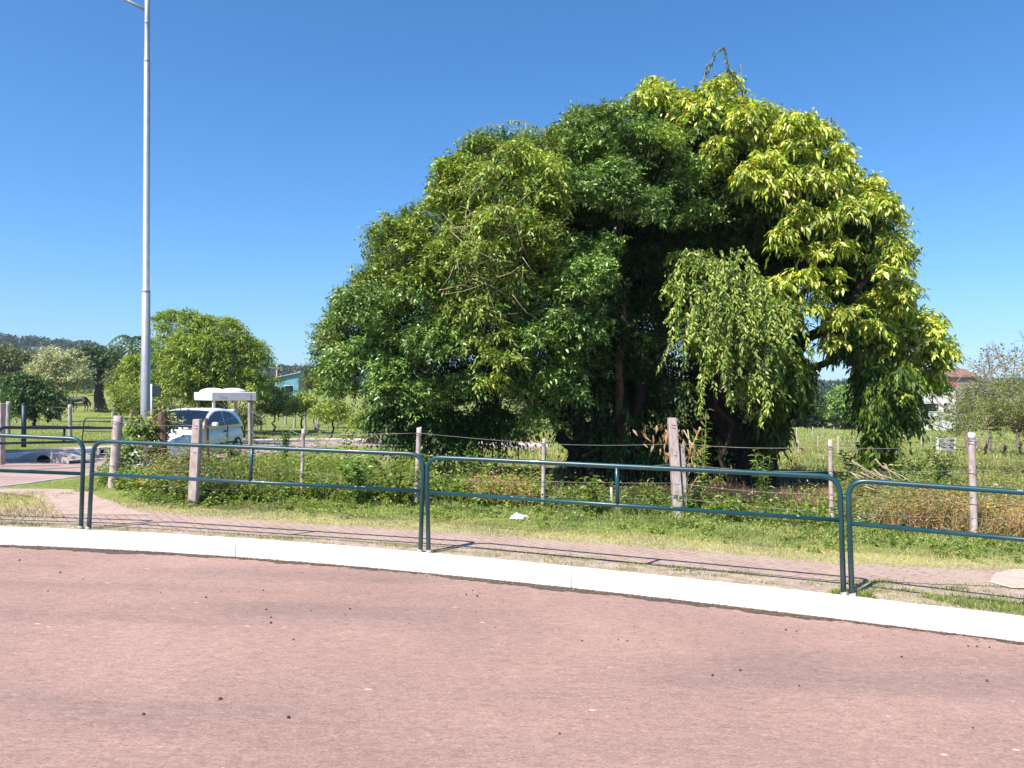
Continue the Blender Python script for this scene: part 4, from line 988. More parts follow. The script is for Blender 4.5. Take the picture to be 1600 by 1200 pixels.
# hanging curtains of long leaves from the boughs
cur = []
for px0, px1, p0, p1, n in ((1348,1392,570,708,40),(1300,1345,500,545,12),(1400,1428,580,655,11),(1225,1255,560,625,14),(1190,1222,560,700,16)):
    for _ in range(n):
        py = rng.uniform(p0, p1); sh = 1-.55*(py-p0)/(p1-p0); pc = (px0+px1)/2; px = pc+(rng.uniform(px0, px1)-pc)*sh; cur.append([*P(px, py, yb-.9+rng.normal()*.4), rng.uniform(.15, .30)])
add_crown(tB, 'hanging_foliage', np.array(cur), 'leafB2', kw(36, .33, 9, .16, .054, 1.0, .6, 1.1, inner=.5, up=-.4, fat=.5))
mb = MB(); rs = []
for i in range(8):     # stout buttressed base
    u = i/7; r = .54-.14*u+.25*max(0, .25-u)
    rs.append([(r*math.cos(a)*(1+.10*math.sin(a*3+u*2))+.02*u, r*.8*math.sin(a)*(1+.12*math.cos(a*4-u)), -.3+1.5*u) for a in np.linspace(0, 2*math.pi, 19)[:-1]])
mb.loft(rs)
f1 = Vector((-.30,0,1.0)); f2 = Vector((.35,0,1.0))
p1 = P(1122,640,yb)-bb; p2 = P(1215,650,yb)-bb
limb(mb, f1, p1, .36, .26, .15, 10); limb(mb, f2, p2, .38, .3, .15, 10); limb(mb, Vector((.05,.2,1.0)), P(1165,560,yb+.5)-bb, .3, .2, .3, 9)
for a, tx, ty, ra, yy in ((p1,1060,480,.2,0),(p1,1110,300,.2,.4),(p2,1260,430,.2,0),(p2,1350,400,.2,-.4),(P(1165,560,yb+.5)-bb,1180,250,.2,.3),(p2,1310,545,.16,-.6),(P(1310,545,yb-.6)-bb,1410,540,.1,-.6),(P(1260,430,yb)-bb,1270,260,.12,.3),(P(1310,545,yb-.6)-bb,1370,600,.08,-1),(P(1110,300,yb+.4)-bb,1050,190,.08,.2)):
    limb(mb, a, P(tx,ty,yb+yy)-bb, ra, .045, .6, 8)
mb.obj('trunk', M['bark'], tB)
shoots(tB, [([(1100,135,16.9),(1108,105,16.9),(1118,82,16.9),(1128,74,16.9)],3.5), ([(1150,150,16.9),(1142,120,16.9),(1136,95,16.9),(1133,78,16.9),(1128,72,16.9)],4.5), ([(1160,165,16.9),(1157,138,16.9),(1150,120,16.9),(1144,112,16.9)],3), ([(1165,170,16.9),(1158,150,16.9),(1160,132,16.9),(1157,100,16.9)],1.5), ([(1092,150,16.9),(1100,120,16.9),(1104,100,16.9)],2), ([(1215,180,16.9),(1222,160,16.9)],2), ([(1285,205,16.9),(1298,182,16.9),(1312,200,16.9)],2.5),
            ([(1305,215,16.9),(1290,190,16.9),(1272,178,16.9),(1255,184,16.9)],4), ([(1330,300,16.9),(1345,292,16.9),(1362,292,16.9)],4), ([(1455,500,16.6),(1470,488,16.6),(1482,500,16.6)],3), ([(1010,165,16.9),(1006,140,16.9),(1018,125,16.9)],3)], 'leafB2')
# --- the paler weeping bush/vine hanging in front of the trunk
C_OUT = [(1035,400),(1065,380),(1100,385),(1125,405),(1165,425),(1200,440),(1245,430),(1262,470),(1255,520),(1235,560),(1215,600),(1190,650),(1168,640),(1150,600),(1120,590),(1095,560),(1075,560),(1060,520),(1050,460)]
yc = 14.9; vb = Vector((P(1135,0,16.4).x, 16.2, 0)); vb.z = gz(vb.x, vb.y)
tC = thing('hanging_vine', vb, 'pale olive vine cascading in long strands in front of the trunks', 'vine')
lC = crown_lobes(C_OUT, yc, .75, 60, .18, .40, gap=.9); add_crown(tC, 'foliage', lC, 'leafC', kw(36, .33, 10, .11, .037, 1.0, .65, .7, inner=.4, up=.0))
st = []
mb = MB()
for _ in range(92):
    px = rng.triangular(1035, 1120, 1258); py = rng.uniform(385, 520) + (45 if px > 1190 else 0); ln = rng.uniform(.3, .8)+1.25*rng.random()**2.2; a = P(px, py, yc-rng.uniform(.3,1.0)); n = int(ln*28)
    z = np.linspace(0, ln, n); dx = np.cumsum(rng.normal(size=n)*.012); dirx = rng.normal()*.3-.05
    arc_ = .25*np.sqrt(np.minimum(z/.3, 1)); C = np.stack([a.x+dx+dirx*z, a.y-arc_+np.cumsum(rng.normal(size=n)*.01), a.z-z], 1)
    C2 = np.repeat(C, 2, 0)+rng.normal(size=(2*n,3))*.015
    st.append(leafV(C2, unit(rnd(2*n)*.7+np.array([0,-.2,-.75])), unit(rnd(2*n)*.6+np.array([-.3,-.6,.5])), rng.uniform(.065,.125,2*n), .035))
    mb.tube([Vector(c)-vb for c in C[::4]]+[Vector(C[-1])-vb], .006, 4, cap=False)
np_mesh('strands', np.concatenate(st), 4, M['leafC'], tC, origin=vb)
limb(mb, Vector((0,0,-.1)), P(1130,560,15.6)-vb, .07, .05, .5); limb(mb, P(1130,560,15.6)-vb, P(1110,420,15)-vb, .05, .03, .5); limb(mb, P(1130,560,15.6)-vb, P(1215,470,15)-vb, .05, .03, .5)
mb.obj('stems', M['bark'], tC)
# --- pale creeper with dry twigs over the upper left of the dark tree
D_PTS = [(800,250,.5),(830,265,.5),(770,290,.5),(815,310,.55),(850,300,.45),(745,340,.5),(790,350,.55),(830,360,.5),(720,390,.5),(770,400,.55),(735,440,.45),(800,430,.5),(700,470,.4),(760,480,.5),(715,415,.4),(870,255,.4),(770,530,.35),(790,560,.35),(775,600,.3)]
db = Vector((P(770,0,14.6).x, 14.8, 0)); db.z = gz(db.x, db.y)
tD = thing('creeper', db, 'yellowish climbing creeper with dry twigs over the left part of the dark tree', 'vine')
lD = []
for px, py, r in D_PTS:
    for k in range(2): lD.append([*P(px+rng.normal()*14, py+rng.normal()*12, 13.3+.22*(abs(px-790)/60)+rng.normal()*.2), r*.84*rng.uniform(.6,1)])
lD = np.array(lD); add_crown(tD, 'foliage', lD, 'leafC', kw(33, .33, 10, .105, .035, .8, .7, .6, inner=.3, up=.1))
mb = MB()
for _ in range(60):
    px, py = rng.normal(760, 28), rng.normal(385, 45); a = P(px, py, 13.0+rng.normal()*.2)-db; d = Vector((rng.normal(), rng.normal()*.4, rng.normal()*.9)).normalized()*rng.uniform(.3,.9)
    mb.tube([a, a+d*.5+Vector((0,0,rng.normal()*.06)), a+d], [.007,.005,.002], 4)
limb(mb, Vector((0,1.2,-.1)), P(790,560,15.8)-db, .04, .03, .2); limb(mb, P(790,560,15.8)-db, P(790,330,13.8)-db, .03, .02, .2); limb(mb, P(790,560,15.8)-db, P(840,290,14)-db, .03, .015, .2)
mb.obj('dry_twigs', M['twig'], tD)

# --- hill range with its forest (one mass), far away
hx = np.linspace(-420, 420, 90); hyv = np.linspace(330, 620, 22)
def ridge(x):
    px = 800+x/470*F
    row = np.interp(px, [-300,0,60,120,190,260,430,520,640,1100,1500,1700], [515,526,531,536,549,556,574,578,590,600,598,594])
    return CZ+(610-row)/F*470-2.5
HX, HY = np.meshgrid(hx, hyv); HZ = (ridge(HX)+1.5)*np.exp(-((HY-480)/75.)**2*1.0)+np.sin(HX*.05)*np.sin(HY*.04)*1.2-1.5
V = np.stack([HX, HY, HZ], -1).reshape(-1, 3); n_ = len(hx); ii = (np.arange(len(hyv)-1)[:, None]*n_+np.arange(n_-1)[None, :]).ravel()
hm = bpy.data.meshes.new('hill'); hm.from_pydata(V.tolist(), [], np.stack([ii, ii+1, ii+1+n_, ii+n_], 1).tolist()); hm.materials.append(mat('hill_undergrowth', (.055,.085,.035), (.035,.06,.03), .05, .95))
tag(link('hill', hm), kind='structure')
def hill_z(x, y): return (ridge(x)+1.5)*np.exp(-((y-480)/75.)**2)+np.sin(x*.05)*np.sin(y*.04)*1.2-1.5
N = 2300; tx = rng.uniform(-400, 400, N); ty = rng.uniform(350, 505, N); tz = hill_z(tx, ty)
lb = np.stack([tx, ty, tz+1.6, rng.uniform(1.8, 4.6, N)*np.where(rng.random(N) < .06, 1.35, 1)], 1)
Vh = lobe_sprays(lb, .12, 1.6, 5, 1.6, 1.1, .3, .9, .2, flat=.8, inner=.1)
tag(np_mesh('hill_forest', Vh, 4, M['leafHill']), kind='stuff')
# --- background trees, each with a silhouette of its own
def far_leaf(key, y, dens=1.0, droop=.3, up=.15):
    k = y/50; return (key, kw(3.4*dens/k**1.3, .8*k**.6, 7, .27*k**.8, .13*k**.8, droop, .9, .3, inner=.2, up=up))
tree('lime_tree', 'rounded lime green willow-like tree behind the shelter and lamp post', 'tree',
     [(228,560),(232,520),(236,492),(262,482),(300,480),(330,492),(360,492),(392,520),(412,545),(424,575),(424,605),(400,628),(350,640),(300,640),(262,632),(235,640),(222,600)], 48, 4.4, 90, (.6,1.3), ('leafWillow', kw(7, .7, 9, .24, .085, .8, .8, .6, inner=.2)), base_px=320, trunk_r=.3, gap=.8)
tree('lime_tree', 'smaller yellow-green tree directly left of the lamp post, under the palm', 'tree',
     [(190,600),(188,578),(196,560),(212,549),(228,554),(233,575),(230,605),(212,612)], 52, 2.2, 30, (.5,1.0), ('leafWillow', kw(7, .7, 8, .26, .10, .6, .8, .5, inner=.2)), base_px=212, trunk_r=.16, gap=.8)
tree('silver_leaved_tree', 'pale silvery flowering tree in front of the dark trees at left', 'tree',
     [(44,598),(30,578),(48,566),(58,552),(76,540),(96,545),(112,545),(128,556),(134,580),(130,605),(112,622),(92,636),(74,634),(60,618)], 62, 2.6, 60, (.35,.85), ('leafSilver', kw(9, .55, 7, .20, .10, .2, 1.0, .1, inner=.35)), base_px=92, trunk_r=.14, bark='palebark', gap=.95, limbs=12)
tree('umbrella_tree', 'dark spreading umbrella-shaped tree on a thick trunk at the field edge', 'tree',
     [(100,560),(112,545),(140,541),(165,545),(186,556),(196,575),(190,598),(170,606),(158,596),(146,600),(132,610),(112,604),(104,585)], 92, 5, 60, (.9,2.0), far_leaf('leafFar', 92, 1.3), base_px=156, trunk_r=.55, gap=.85)
tree('bushy_tree', 'dull green tree in the far left corner below the hill', 'tree',
     [(-30,600),(-30,545),(0,538),(22,545),(40,552),(50,575),(46,600),(20,612)], 100, 5, 50, (.9,2.0), far_leaf('leafOlive', 100, 1.3), base_px=10, trunk_r=.4, gap=.85)
tree('bushy_tree', 'grey-green tree between the pale silvery tree and the hill', 'tree',
     [(38,600),(36,566),(52,552),(72,552),(84,575),(80,604)], 110, 4, 34, (.9,1.9), far_leaf('leafOlive', 110, 1.3), base_px=58, trunk_r=.4, gap=.85)
tree('bushy_tree', 'low grey-green tree right of the umbrella tree trunk', 'tree',
     [(162,606),(164,588),(178,578),(194,582),(198,604),(186,612)], 84, 2.4, 22, (.6,1.2), far_leaf('leafOlive', 84, 1.3), base_px=180, trunk_r=.2, gap=.85)
tree('dark_shrub', 'large dark green shrub by the paddock posts at left', 'shrub',
     [(4,640),(2,600),(18,585),(44,582),(62,596),(78,612),(88,630),(92,650),(78,658),(50,655),(30,662),(12,655)], 50, 2.4, 60, (.35,.8), ('leafA', kw(9, .5, 8, .22, .10, .2, 1, .2, inner=.25)), base_px=55, trunk_r=.1, gap=.85, limbs=9)
tree('young_tree', 'small yellowish young tree above the round concrete post', 'tree',
     [(163,640),(165,615),(172,602),(190,598),(206,606),(214,630),(208,650),(192,656),(176,652)], 27, .9, 34, (.14,.34), ('leafC', kw(26, .3, 8, .10, .035, .1, .7, .0, inner=.4, up=.7)), base_px=183, trunk_r=.035, gap=.95, limbs=14)
for o_, px_, lab in (([(92,618),(96,606),(112,600),(128,600),(146,608),(146,617)], 118, 'small silvery bush beneath the pale flowering tree'), ):
    tree('small_bush', lab, 'shrub', o_, 95, 1, 16, (.3,.6), ('leafSilver', kw(9, .5, 7, .20, .09, .2, 1.0, .1, inner=.35)), base_px=px_, trunk_r=.05, gap=.9)
# palm behind the lime tree
yp = 75; pb = Vector((P(209,0,yp).x, yp, 0)); pb.z = gz(pb.x, yp); t = thing('palm_tree', pb, 'grey-green palm with windswept fronds above the yellow-green tree left of the lamp post', 'palm tree')
pc = P(207,530,yp)-pb; mb = MB(); limb(mb, (0,0,-.2), pc, .2, .15, .1); mb.obj('trunk', M['palebark'], t)
for k in range(13):
    a = k/13*6.28+.3; L_ = 2.3; mb = MB(); d = Vector((math.cos(a), math.sin(a), 0)); pts = []
    el = rng.uniform(.2, 1.2)
    for i in range(9): u = i/8; pts.append(pc+d*L_*u*math.cos(el*.6)+Vector((-.35*u*u, 0, L_*(math.sin(el)*u-(1.0)*u*u))))
    for i in range(1, 9):
        for s_ in (-1, 1):
            s0_ = d.cross(Vector((0,0,1)))*s_; p = pts[i]; w_ = .8*(1-abs(i/8-.45)); mb.add([p, p+(pts[i]-pts[i-1])*.9, p+s0_*w_+(pts[i]-pts[i-1])*.8-Vector((0,0,.28))], [(0,1,2)])
    mb.tube(pts, .03, 4); mb.obj('frond', M['leafFar'], t)
# bushes between the lime tree and the big tree, near the far fence
BU = [([(225,668),(232,640),(250,628),(275,640),(282,665)],44,'leafOlive','olive bush behind the lamp post base'),
 ([(300,664),(304,640),(325,630),(350,640),(362,662)],46,'leafWillow','light green bush seen under the shelter roof'),
 ([(352,668),(362,644),(385,636),(402,648),(408,668)],42,'leafOlive','grey-green bush under the right end of the shelter roof'),
 ([(395,655),(400,628),(418,606),(440,602),(455,618),(462,650)],52,'leafWillow','rounded yellow-green bush below the turquoise house'),
 ([(440,656),(448,628),(470,612),(490,618),(500,650)],50,'leafC','pale green bush between the turquoise house and the big tree'),
 ([(466,610),(470,588),(488,576),(508,582),(520,604),(505,620)],62,'leafOlive','purplish olive bush beside the turquoise house'),
 ([(484,662),(490,632),(515,622),(548,640),(560,668)],44,'leafC','light green bush just left of the big tree foliage'),
 ([(535,672),(545,650),(575,640),(605,650),(620,676)],40,'leafWillow','yellow-green bush beneath the left edge of the big tree')]
for o_, y_, key, lab in BU:
    cxp = sum(p[0] for p in o_)/len(o_); tree('bush', lab, 'bush', o_, y_, 1.6, 30, (.4,.8), (key, kw(9, .5, 8, .2, .075, .2, .9, .2, inner=.3)), base_px=cxp, trunk_r=.06, gap=.85, limbs=8, group='bushes along the far fence')
# trees seen beyond the meadow on the right
RT = [([(1180,690),(1185,640),(1205,610),(1240,600),(1275,612),(1300,640),(1305,668)],88,'leafFar','dark thicket tree behind the meadow, left of the plank fence'),
 ([(1296,668),(1300,625),(1318,600),(1345,604),(1362,630),(1362,662)],84,'leafA2','bright green tree right behind the plank fence'),
 ([(1350,672),(1352,640),(1375,620),(1400,612),(1432,640),(1440,668)],95,'leafFar','dark tree in front of the low brick outbuilding'),
 ([(860,650),(862,610),(900,590),(950,585),(1000,590),(1040,620),(1050,655)],110,'leafOlive','distant olive tree glimpsed between the trunks'),
 ([(560,640),(580,610),(640,595),(700,600),(760,590),(830,604),(850,640)],115,'leafOlive','wide distant olive tree behind the dark tree')]
for o_, y_, key, lab in RT:
    cxp = sum(p[0] for p in o_)/len(o_); tree('bushy_tree', lab, 'tree', o_, y_, 4, 40, (1.0,2.2), far_leaf(key, y_, 1.4), base_px=cxp, trunk_r=.3, gap=.85, group='trees beyond the meadow')
# olive thorny tree at the right
OT = [(1442,672),(1460,648),(1496,630),(1522,612),(1550,592),(1580,590),(1620,582),(1700,575),(1740,600),(1740,690),(1680,700),(1620,690),(1570,682),(1520,690),(1480,685),(1450,672)]
rt, lo = tree('olive_tree', 'broad olive green thorn tree spreading low at the right edge', 'tree', OT, 27, 2.6, 120, (.25,.62), ('leafThorn', kw(17, .4, 9, .10, .035, .2, .9, .1, inner=.4)), base_px=1630, trunk_r=.14, bark='palebark', gap=1.0, limbs=26)
mb = MB()
for _ in range(120):
    q = lo[rng.integers(len(lo))]; a = Vector(q[:3])-rt.location; d = Vector((rng.normal(), rng.normal(), rng.normal()*.4)).normalized()*rng.uniform(.3,.8); mb.tube([a, a+d*.5+Vector((0,0,.05)), a+d], [.014,.010,.004], 4)
tag(mb.obj('twigs', M['twig'], rt), kind='stuff')
# bare trees
def bare_tree(px, pytop, y, spread, label, seed, leaf=None, key='leafOlive'):
    rg = np.random.default_rng(seed); x = P(px,0,y).x; b = Vector((x, y, gz(x,y))); h = P(px,pytop,y).z-b.z
    t = thing('bare_tree', b, label, 'tree'); mb = MB(); ends = []
    def grow(p, d, l, r, dep):
        q = p+d*l; mid = p.lerp(q, .5)+Vector(rg.normal(size=3))*l*.07; mb.tube([p, mid, q], [r, r*.85, r*.62], 5, cap=False)
        if dep == 0: ends.append(q); return
        for k in range(3 if dep > 1 else 2+int(rg.random() < .5)):
            nd = (d+Vector(rg.normal(size=3))*Vector((spread, spread, spread*.6)).length*.33+Vector((0,0,.1))).normalized(); grow(q, nd, l*rg.uniform(.62,.85), r*.62, dep-1)
    grow(Vector((0,0,-.2)), Vector((rg.normal()*.05, 0, 1)), h*.36, h*.022, 5); mb.obj('branches', M['palebark'], t)
    if leaf:
        C = np.array(ends)[rg.integers(0, len(ends), leaf)]+rg.normal(size=(leaf,3))*.25; np_mesh('sparse_leaves', leafV(C, rnd(leaf), rnd(leaf), .22, .12), 4, M[key], t)
    return t
bare_tree(1512, 545, 46, 1.5, 'grey leafless tangled tree in front of the brown house', 4, 260)
bare_tree(1540, 560, 50, 1.4, 'thin-leaved grey tree right of the brown house', 9, 420)
bare_tree(1585, 545, 58, 1.2, 'slender bare tree against the sky at the right edge', 14)
bare_tree(1178+6, 640, 60, 1.2, 'leafless sapling glimpsed behind the trunk', 21) if False else None
# dark stumps under the olive tree
for px, py0_, py1_, lab in ((1541,712,692,'charred leaning stump under the olive tree, left one'),(1570,712,694,'thin forked stump under the olive tree'),(1592,712,690,'dark upright stump under the olive tree at right')):
    b = G(px, py0_); t = thing('stump', b, lab, 'stump', 'dark stumps under the olive tree'); hh = P(px,py1_,b.y).z-b.z; mb = MB(); limb(mb, (0,0,-.1), (rng.normal()*.08,0,hh), .09, .05, .5); limb(mb, (0,0,hh*.5), (.12,0,hh*.85), .04, .02, .5); mb.obj('wood', M['bark'], t)

# ------------------------------------------------------------------ undergrowth and grass
def HV(x, y): return H(x, y)
def blades(x, y, h, wd, lean=.35, zoff=-.01, droop=.15, fat=.3):
    n = len(x); C = np.stack([x, y, H(x, y)+zoff], 1); a = rng.uniform(0, 2*math.pi, n); l = np.abs(rng.normal(size=n))*lean
    A = np.stack([np.cos(a)*l, np.sin(a)*l, np.ones(n)], 1); return leafV(C, A, rnd(n), h, wd, fat=fat, droop=droop)
vk = np.vectorize(kerb_y); vpb = np.vectorize(pav_b); vpf = np.vectorize(pav_f)
fb = [tops[i][0] for i in (0,2,5,6,7,8,11,12,13)]
def fence_y(x): return np.interp(x, [p.x for p in fb], [p.y for p in fb])
def clumpy(x, y, sc, th): return (np.sin(x*sc+1.7*np.sin(y*sc*.7))+np.sin(y*sc*1.3+2*np.sin(x*sc*.6+1)))*.5 > th
# short dry grass along the paving, then green grass
n = 90000; x = rng.uniform(-8, 9, n); u = rng.random(n); y = vpb(x)-.12+u*.95; k = (x > -5.9+rng.normal(size=n)*.2) | (y > 99)
k &= (rng.random(n) < .35+.65*u); x, y = x[k], y[k]
tag(np_mesh('dry_grass', blades(x, y, rng.uniform(.025,.075,len(x)), .007, 1.2), 4, M['grassDry']), kind='stuff')
n = 95000; x = rng.uniform(-6.9, 9.5, n); f0 = vpb(x)+.55; f1 = fence_y(x)+.5; u = rng.random(n); y = f0+(f1-f0)*u
k = rng.random(n) < np.where(clumpy(x, y, 2.3, -.1), 1, .5)*np.clip(.3+u*2.2, 0, 1); x, y, u = x[k], y[k], u[k]
tag(np_mesh('green_grass', blades(x, y, rng.uniform(.03,.10,len(x))*(.45+1.2*u)*(1+.55*np.sin(x*7+3*np.sin(y*5))*np.sin(y*9+x*2)), .012, .85), 4, M['grass']), kind='stuff')
# left dry patch by the corner and tufts on the verge
n = 26000; x = rng.uniform(-9.5, -5.2, n); y = rng.uniform(9.2, 12.0, n); px_ = 800+x/y*F
row = 600+10+(CZ-H(x, y))/y*F; k = (row > 772-px_*.03) & (row < 812) & ((px_ < 95+(800-row)*-.9) ) ; x, y = x[k], y[k]
tag(np_mesh('corner_grass', blades(x, y, rng.uniform(.03,.09,len(x)), .009, .9), 4, M['grassDry']), kind='stuff')
X_ = []; Y_ = []
for _ in range(230):
    cx_ = rng.uniform(-7, 6.5) if rng.random() < .6 else rng.uniform(3.2, 6.5); f = float(pav_f(cx_)); kk = kerb_y(cx_)+.22; cy_ = rng.uniform(kk, max(f+.05, kk+.1)); m_ = rng.integers(30, 110); s_ = rng.uniform(.03, .13)
    X_.append(cx_+rng.normal(size=m_)*s_*1.6); Y_.append(np.maximum(cy_+rng.normal(size=m_)*s_*.6, kk-.02))
X_ = np.concatenate(X_); Y_ = np.concatenate(Y_); tag(np_mesh('verge_tufts', blades(X_, Y_, rng.uniform(.02,.075,len(X_)), .007, 1.0), 4, M['grass']), kind='stuff')
n = 16000; x = rng.uniform(3.0, 7.5, n); y = np.array([kerb_y(v) for v in x])+.25+rng.random(n)*np.clip((x-3.0)*.35, .05, .45); k = clumpy(x, y, 5, -.25); x, y = x[k], y[k]
tag(np_mesh('verge_grass', blades(x, y, rng.uniform(.03,.10,len(x)), .008, .9), 4, M['grass']), kind='stuff')
# meadow grass, denser near, coarser far
def meadow(n, y0_, y1_, h0, h1, wd, key, name, th=-.2, sel=None):
    y = y0_+(y1_-y0_)*rng.random(n)**1.4; x = (rng.uniform(-.80, .80, n))*(y+2); k = clumpy(x, y, .55, th) | (rng.random(n) < .35)
    k &= ~((x > -14.8) & (x < -7.9) & (y < 43)) & ~((y > 36) & (y < 44) & (x > -15) & (x < 3.2)); k &= y > fence_y(x)
    k &= ~((x < -7.9) & (y < 16))
    if sel is not None: k &= sel(x, y)
    x, y = x[k], y[k]; s_ = (y/y0_)**.55*np.where((x < -3), .45, 1.0)
    tag(np_mesh(name, blades(x, y, rng.uniform(h0, h1, len(x))*s_**.5, wd*s_, .55), 4, M[key]), kind='stuff')
meadow(120000, 12.5, 30, .05, .17, .014, 'grassMeadow', 'meadow_grass', sel=lambda x, y: ~((x/y > .05) & (x/y < .42) & (y < 17.5)))
meadow(100000, 28, 90, .08, .24, .045, 'grassMeadow', 'far_meadow_grass')
meadow(16000, 16, 60, .2, .5, .02, 'grass', 'tall_green_grass', .45)
meadow(30000, 14, 60, .12, .35, .016, 'grassStraw', 'seeding_grass', .3, sel=lambda x, y: x > -6)
# weeds: stems with leaves
def weeds(cx_, cy_, hh, nst, per, L, W, key, name, drop=.3, stemkey=None):
    out = []
    n = len(cx_); S = np.repeat(np.arange(n), nst); bx = cx_[S]+rng.normal(size=len(S))*.06; by = cy_[S]+rng.normal(size=len(S))*.06; h = hh[S]*rng.uniform(.55, 1.05, len(S))
    ln = rng.normal(size=(len(S), 2))*.28
    for i in range(per):
        t_ = (i+1)/per; p = np.stack([bx+ln[:,0]*h*t_**1.3, by+ln[:,1]*h*t_**1.3, H(bx, by)+h*t_], 1)
        d = rnd(len(S)); d[:, 2] = np.abs(d[:, 2])*.5+.1-drop*.5; sc = rng.uniform(.6, 1.2, len(S))*(1.1-.45*t_); out.append(leafV(p, d, unit(np.array([0,0,1.])+rng.normal(size=(len(S),3))*.5), L*sc, W*sc, droop=drop))
    top = np.stack([bx, by, H(bx, by)-.02], 1); A = np.stack([ln[:,0], ln[:,1], np.ones(len(S))], 1); out.append(leafV(top, A, rnd(len(S)), h, .009, fat=.2, droop=0))
    return tag(np_mesh(name, np.concatenate(out), 4, M[key]), kind='stuff')
def scatter(n, pxr, dr, sel=None):
    px = rng.uniform(*pxr, n); d = rng.uniform(*dr, n); x = (px-800)/F*fence_y((px-800)/F*12)*1.0; y = fence_y(x)+d; return x*(y/fence_y(x)), y
x, y = scatter(560, (325,660), (-.1, 3.4)); weeds(x, y, (.26+.85*rng.random(len(x))**1.5)*(.75+.35*np.sin(x*2.1)*np.sin(x*.8+y)), 4, 10, .11, .045, 'leafWeed', 'green_weeds')
x, y = scatter(200, (255,420), (.3, 2.6)); weeds(x, y, .45+.5*rng.random(len(x)), 3, 11, .10, .04, 'leafStalk', 'tall_weeds_by_car')
x, y = scatter(420, (165,330), (.1, 1.2)); weeds(x, y, rng.uniform(.2,.45,len(x)), 4, 9, .10, .045, 'leafWeed', 'corner_weeds')
x, y = scatter(170, (660,860), (0, 1.6)); weeds(x, y, .15+.5*rng.random(len(x))**1.5, 4, 10, .12, .05, 'leafWeed', 'middle_weeds')
x, y = scatter(230, (860,1320), (-.1, .9)); weeds(x, y, .12+.4*rng.random(len(x))**2, 4, 10, .11, .045, 'leafWeed', 'shaded_weeds')
x, y = scatter(560, (1320,1680), (.1, 5)); weeds(x, y, .2+.5*rng.random(len(x))**1.4, 4, 9, .10, .035, 'leafStalk', 'olive_weeds')
n = 900; y = rng.uniform(14, 46, n); x = y*rng.uniform(.18, .72, n); k = clumpy(x, y, .9, -.1); x, y = x[k], y[k]; weeds(x, y, .10+.35*rng.random(len(x))**1.5, 4, 8, .13, .05, 'leafStalk', 'scattered_meadow_weeds')
x, y = scatter(150, (1330,1520), (4, 10)); weeds(x, y, rng.uniform(.4,.9,len(x)), 4, 12, .16, .045, 'leafWeed', 'meadow_weeds')
x, y = scatter(150, (1440,1640), (.05, 1.8)); weeds(x, y, rng.uniform(.3,.72,len(x)), 5, 9, .09, .022, 'leafDry', 'brown_weeds')
x, y = scatter(110, (735,830), (.1, 1.2)); weeds(x, y, rng.uniform(.3,.6,len(x)), 4, 9, .09, .025, 'leafDry', 'brown_weeds_by_gap')
x, y = scatter(60, (240,300), (.1, .8)); weeds(x, y, rng.uniform(.2,.5,len(x)), 4, 9, .09, .03, 'leafDry', 'brown_weeds_by_post')
def straw(n, pxr, dr, h, name, key='grassStraw'):
    x, y = scatter(n, pxr, dr); k = clumpy(x, y, 4, -.4); x, y = x[k], y[k]; tag(np_mesh(name, blades(x, y, rng.uniform(*h, len(x)), .010, .55, droop=.3), 4, M[key]), kind='stuff')
straw(6500, (1380,1660), (0, 2.2), (.2,.6), 'straw_grass'); straw(9000, (660,880), (.8, 9), (.15,.45), 'straw_grass_by_gap'); straw(5000, (330,640), (.0, 3), (.3,.9), 'straw_stems', 'grassMeadow'); straw(6000, (1230,1420), (1.5,6), (.15,.4), 'pale_grass')
straw(4000, (860,1060), (-.1,.6), (.1,.35), 'grass_in_shade', 'grass'); straw(4000, (1180,1330), (-.1,.7), (.1,.35), 'grass_under_tree', 'grass')
x, y = scatter(14, (1440,1600), (.1, 1)); C = np.stack([x, y, H(x,y)+rng.uniform(.25,.5,14)], 1); C = np.repeat(C, 7, 0); tag(np_mesh('yellow_flowers', leafV(C, unit(rnd(len(C))+np.array([0,-.3,.5])), rnd(len(C)), .035, .02), 4, M['flower']), kind='stuff')

# creeper on the corner posts
def vine(path_pts, label, key, n, spread, L, W, dry=0):
    b = path_pts[0]; t = thing('post_vine', b, label, 'vine'); mb = MB(); mb.tube([local(t, p) for p in path_pts], .012, 5); mb.obj('stem', M['twig'], t)
    idx = rng.uniform(0, len(path_pts)-1.001, n); C = np.array([list(path_pts[int(i)].lerp(path_pts[int(i)+1], i-int(i))) for i in idx])+rng.normal(size=(n,3))*np.array([spread, spread*.7, spread*.8])
    V = leafV(C, unit(rnd(n)+np.array([0,-.2,-.35])), unit(rnd(n)*.6+np.array([-.2,-.6,.6])), rng.uniform(.6,1.2,n)*L, W); m_ = int(n*(1-dry)); np_mesh('leaves', V[:m_], 4, M[key], t, origin=b)
    if dry: np_mesh('dry_leaves', V[m_:], 4, M['leafDry'], t, origin=b)
pp = [P(a, b_, c) for a, b_, c in ((205,778,13.4),(200,740,13.4),(186,722,13.3),(203,700,13.4),(204,672,13.5),(215,662,13.6))]; vine(pp, 'leafy green creeper climbing the broad round corner post', 'leafWeed', 900, .13, .10, .06)
pp = [P(a, b_, c) for a, b_, c in ((250,770,13.8),(243,735,13.9),(246,700,14),(238,672,14),(252,655,14),(262,665,14))]; vine(pp, 'reddish green creeper wrapping the dark wooden post', 'leafC', 1000, .14, .09, .05, .4)
pp = [P(a, b_, c) for a, b_, c in ((202,664,13.6),(222,662,13.8),(230,680,13.8),(240,668,13.9),(262,672,14))]; vine(pp, 'creeper bridging the wires between round post and wooden post', 'leafC', 420, .10, .09, .05, .15)
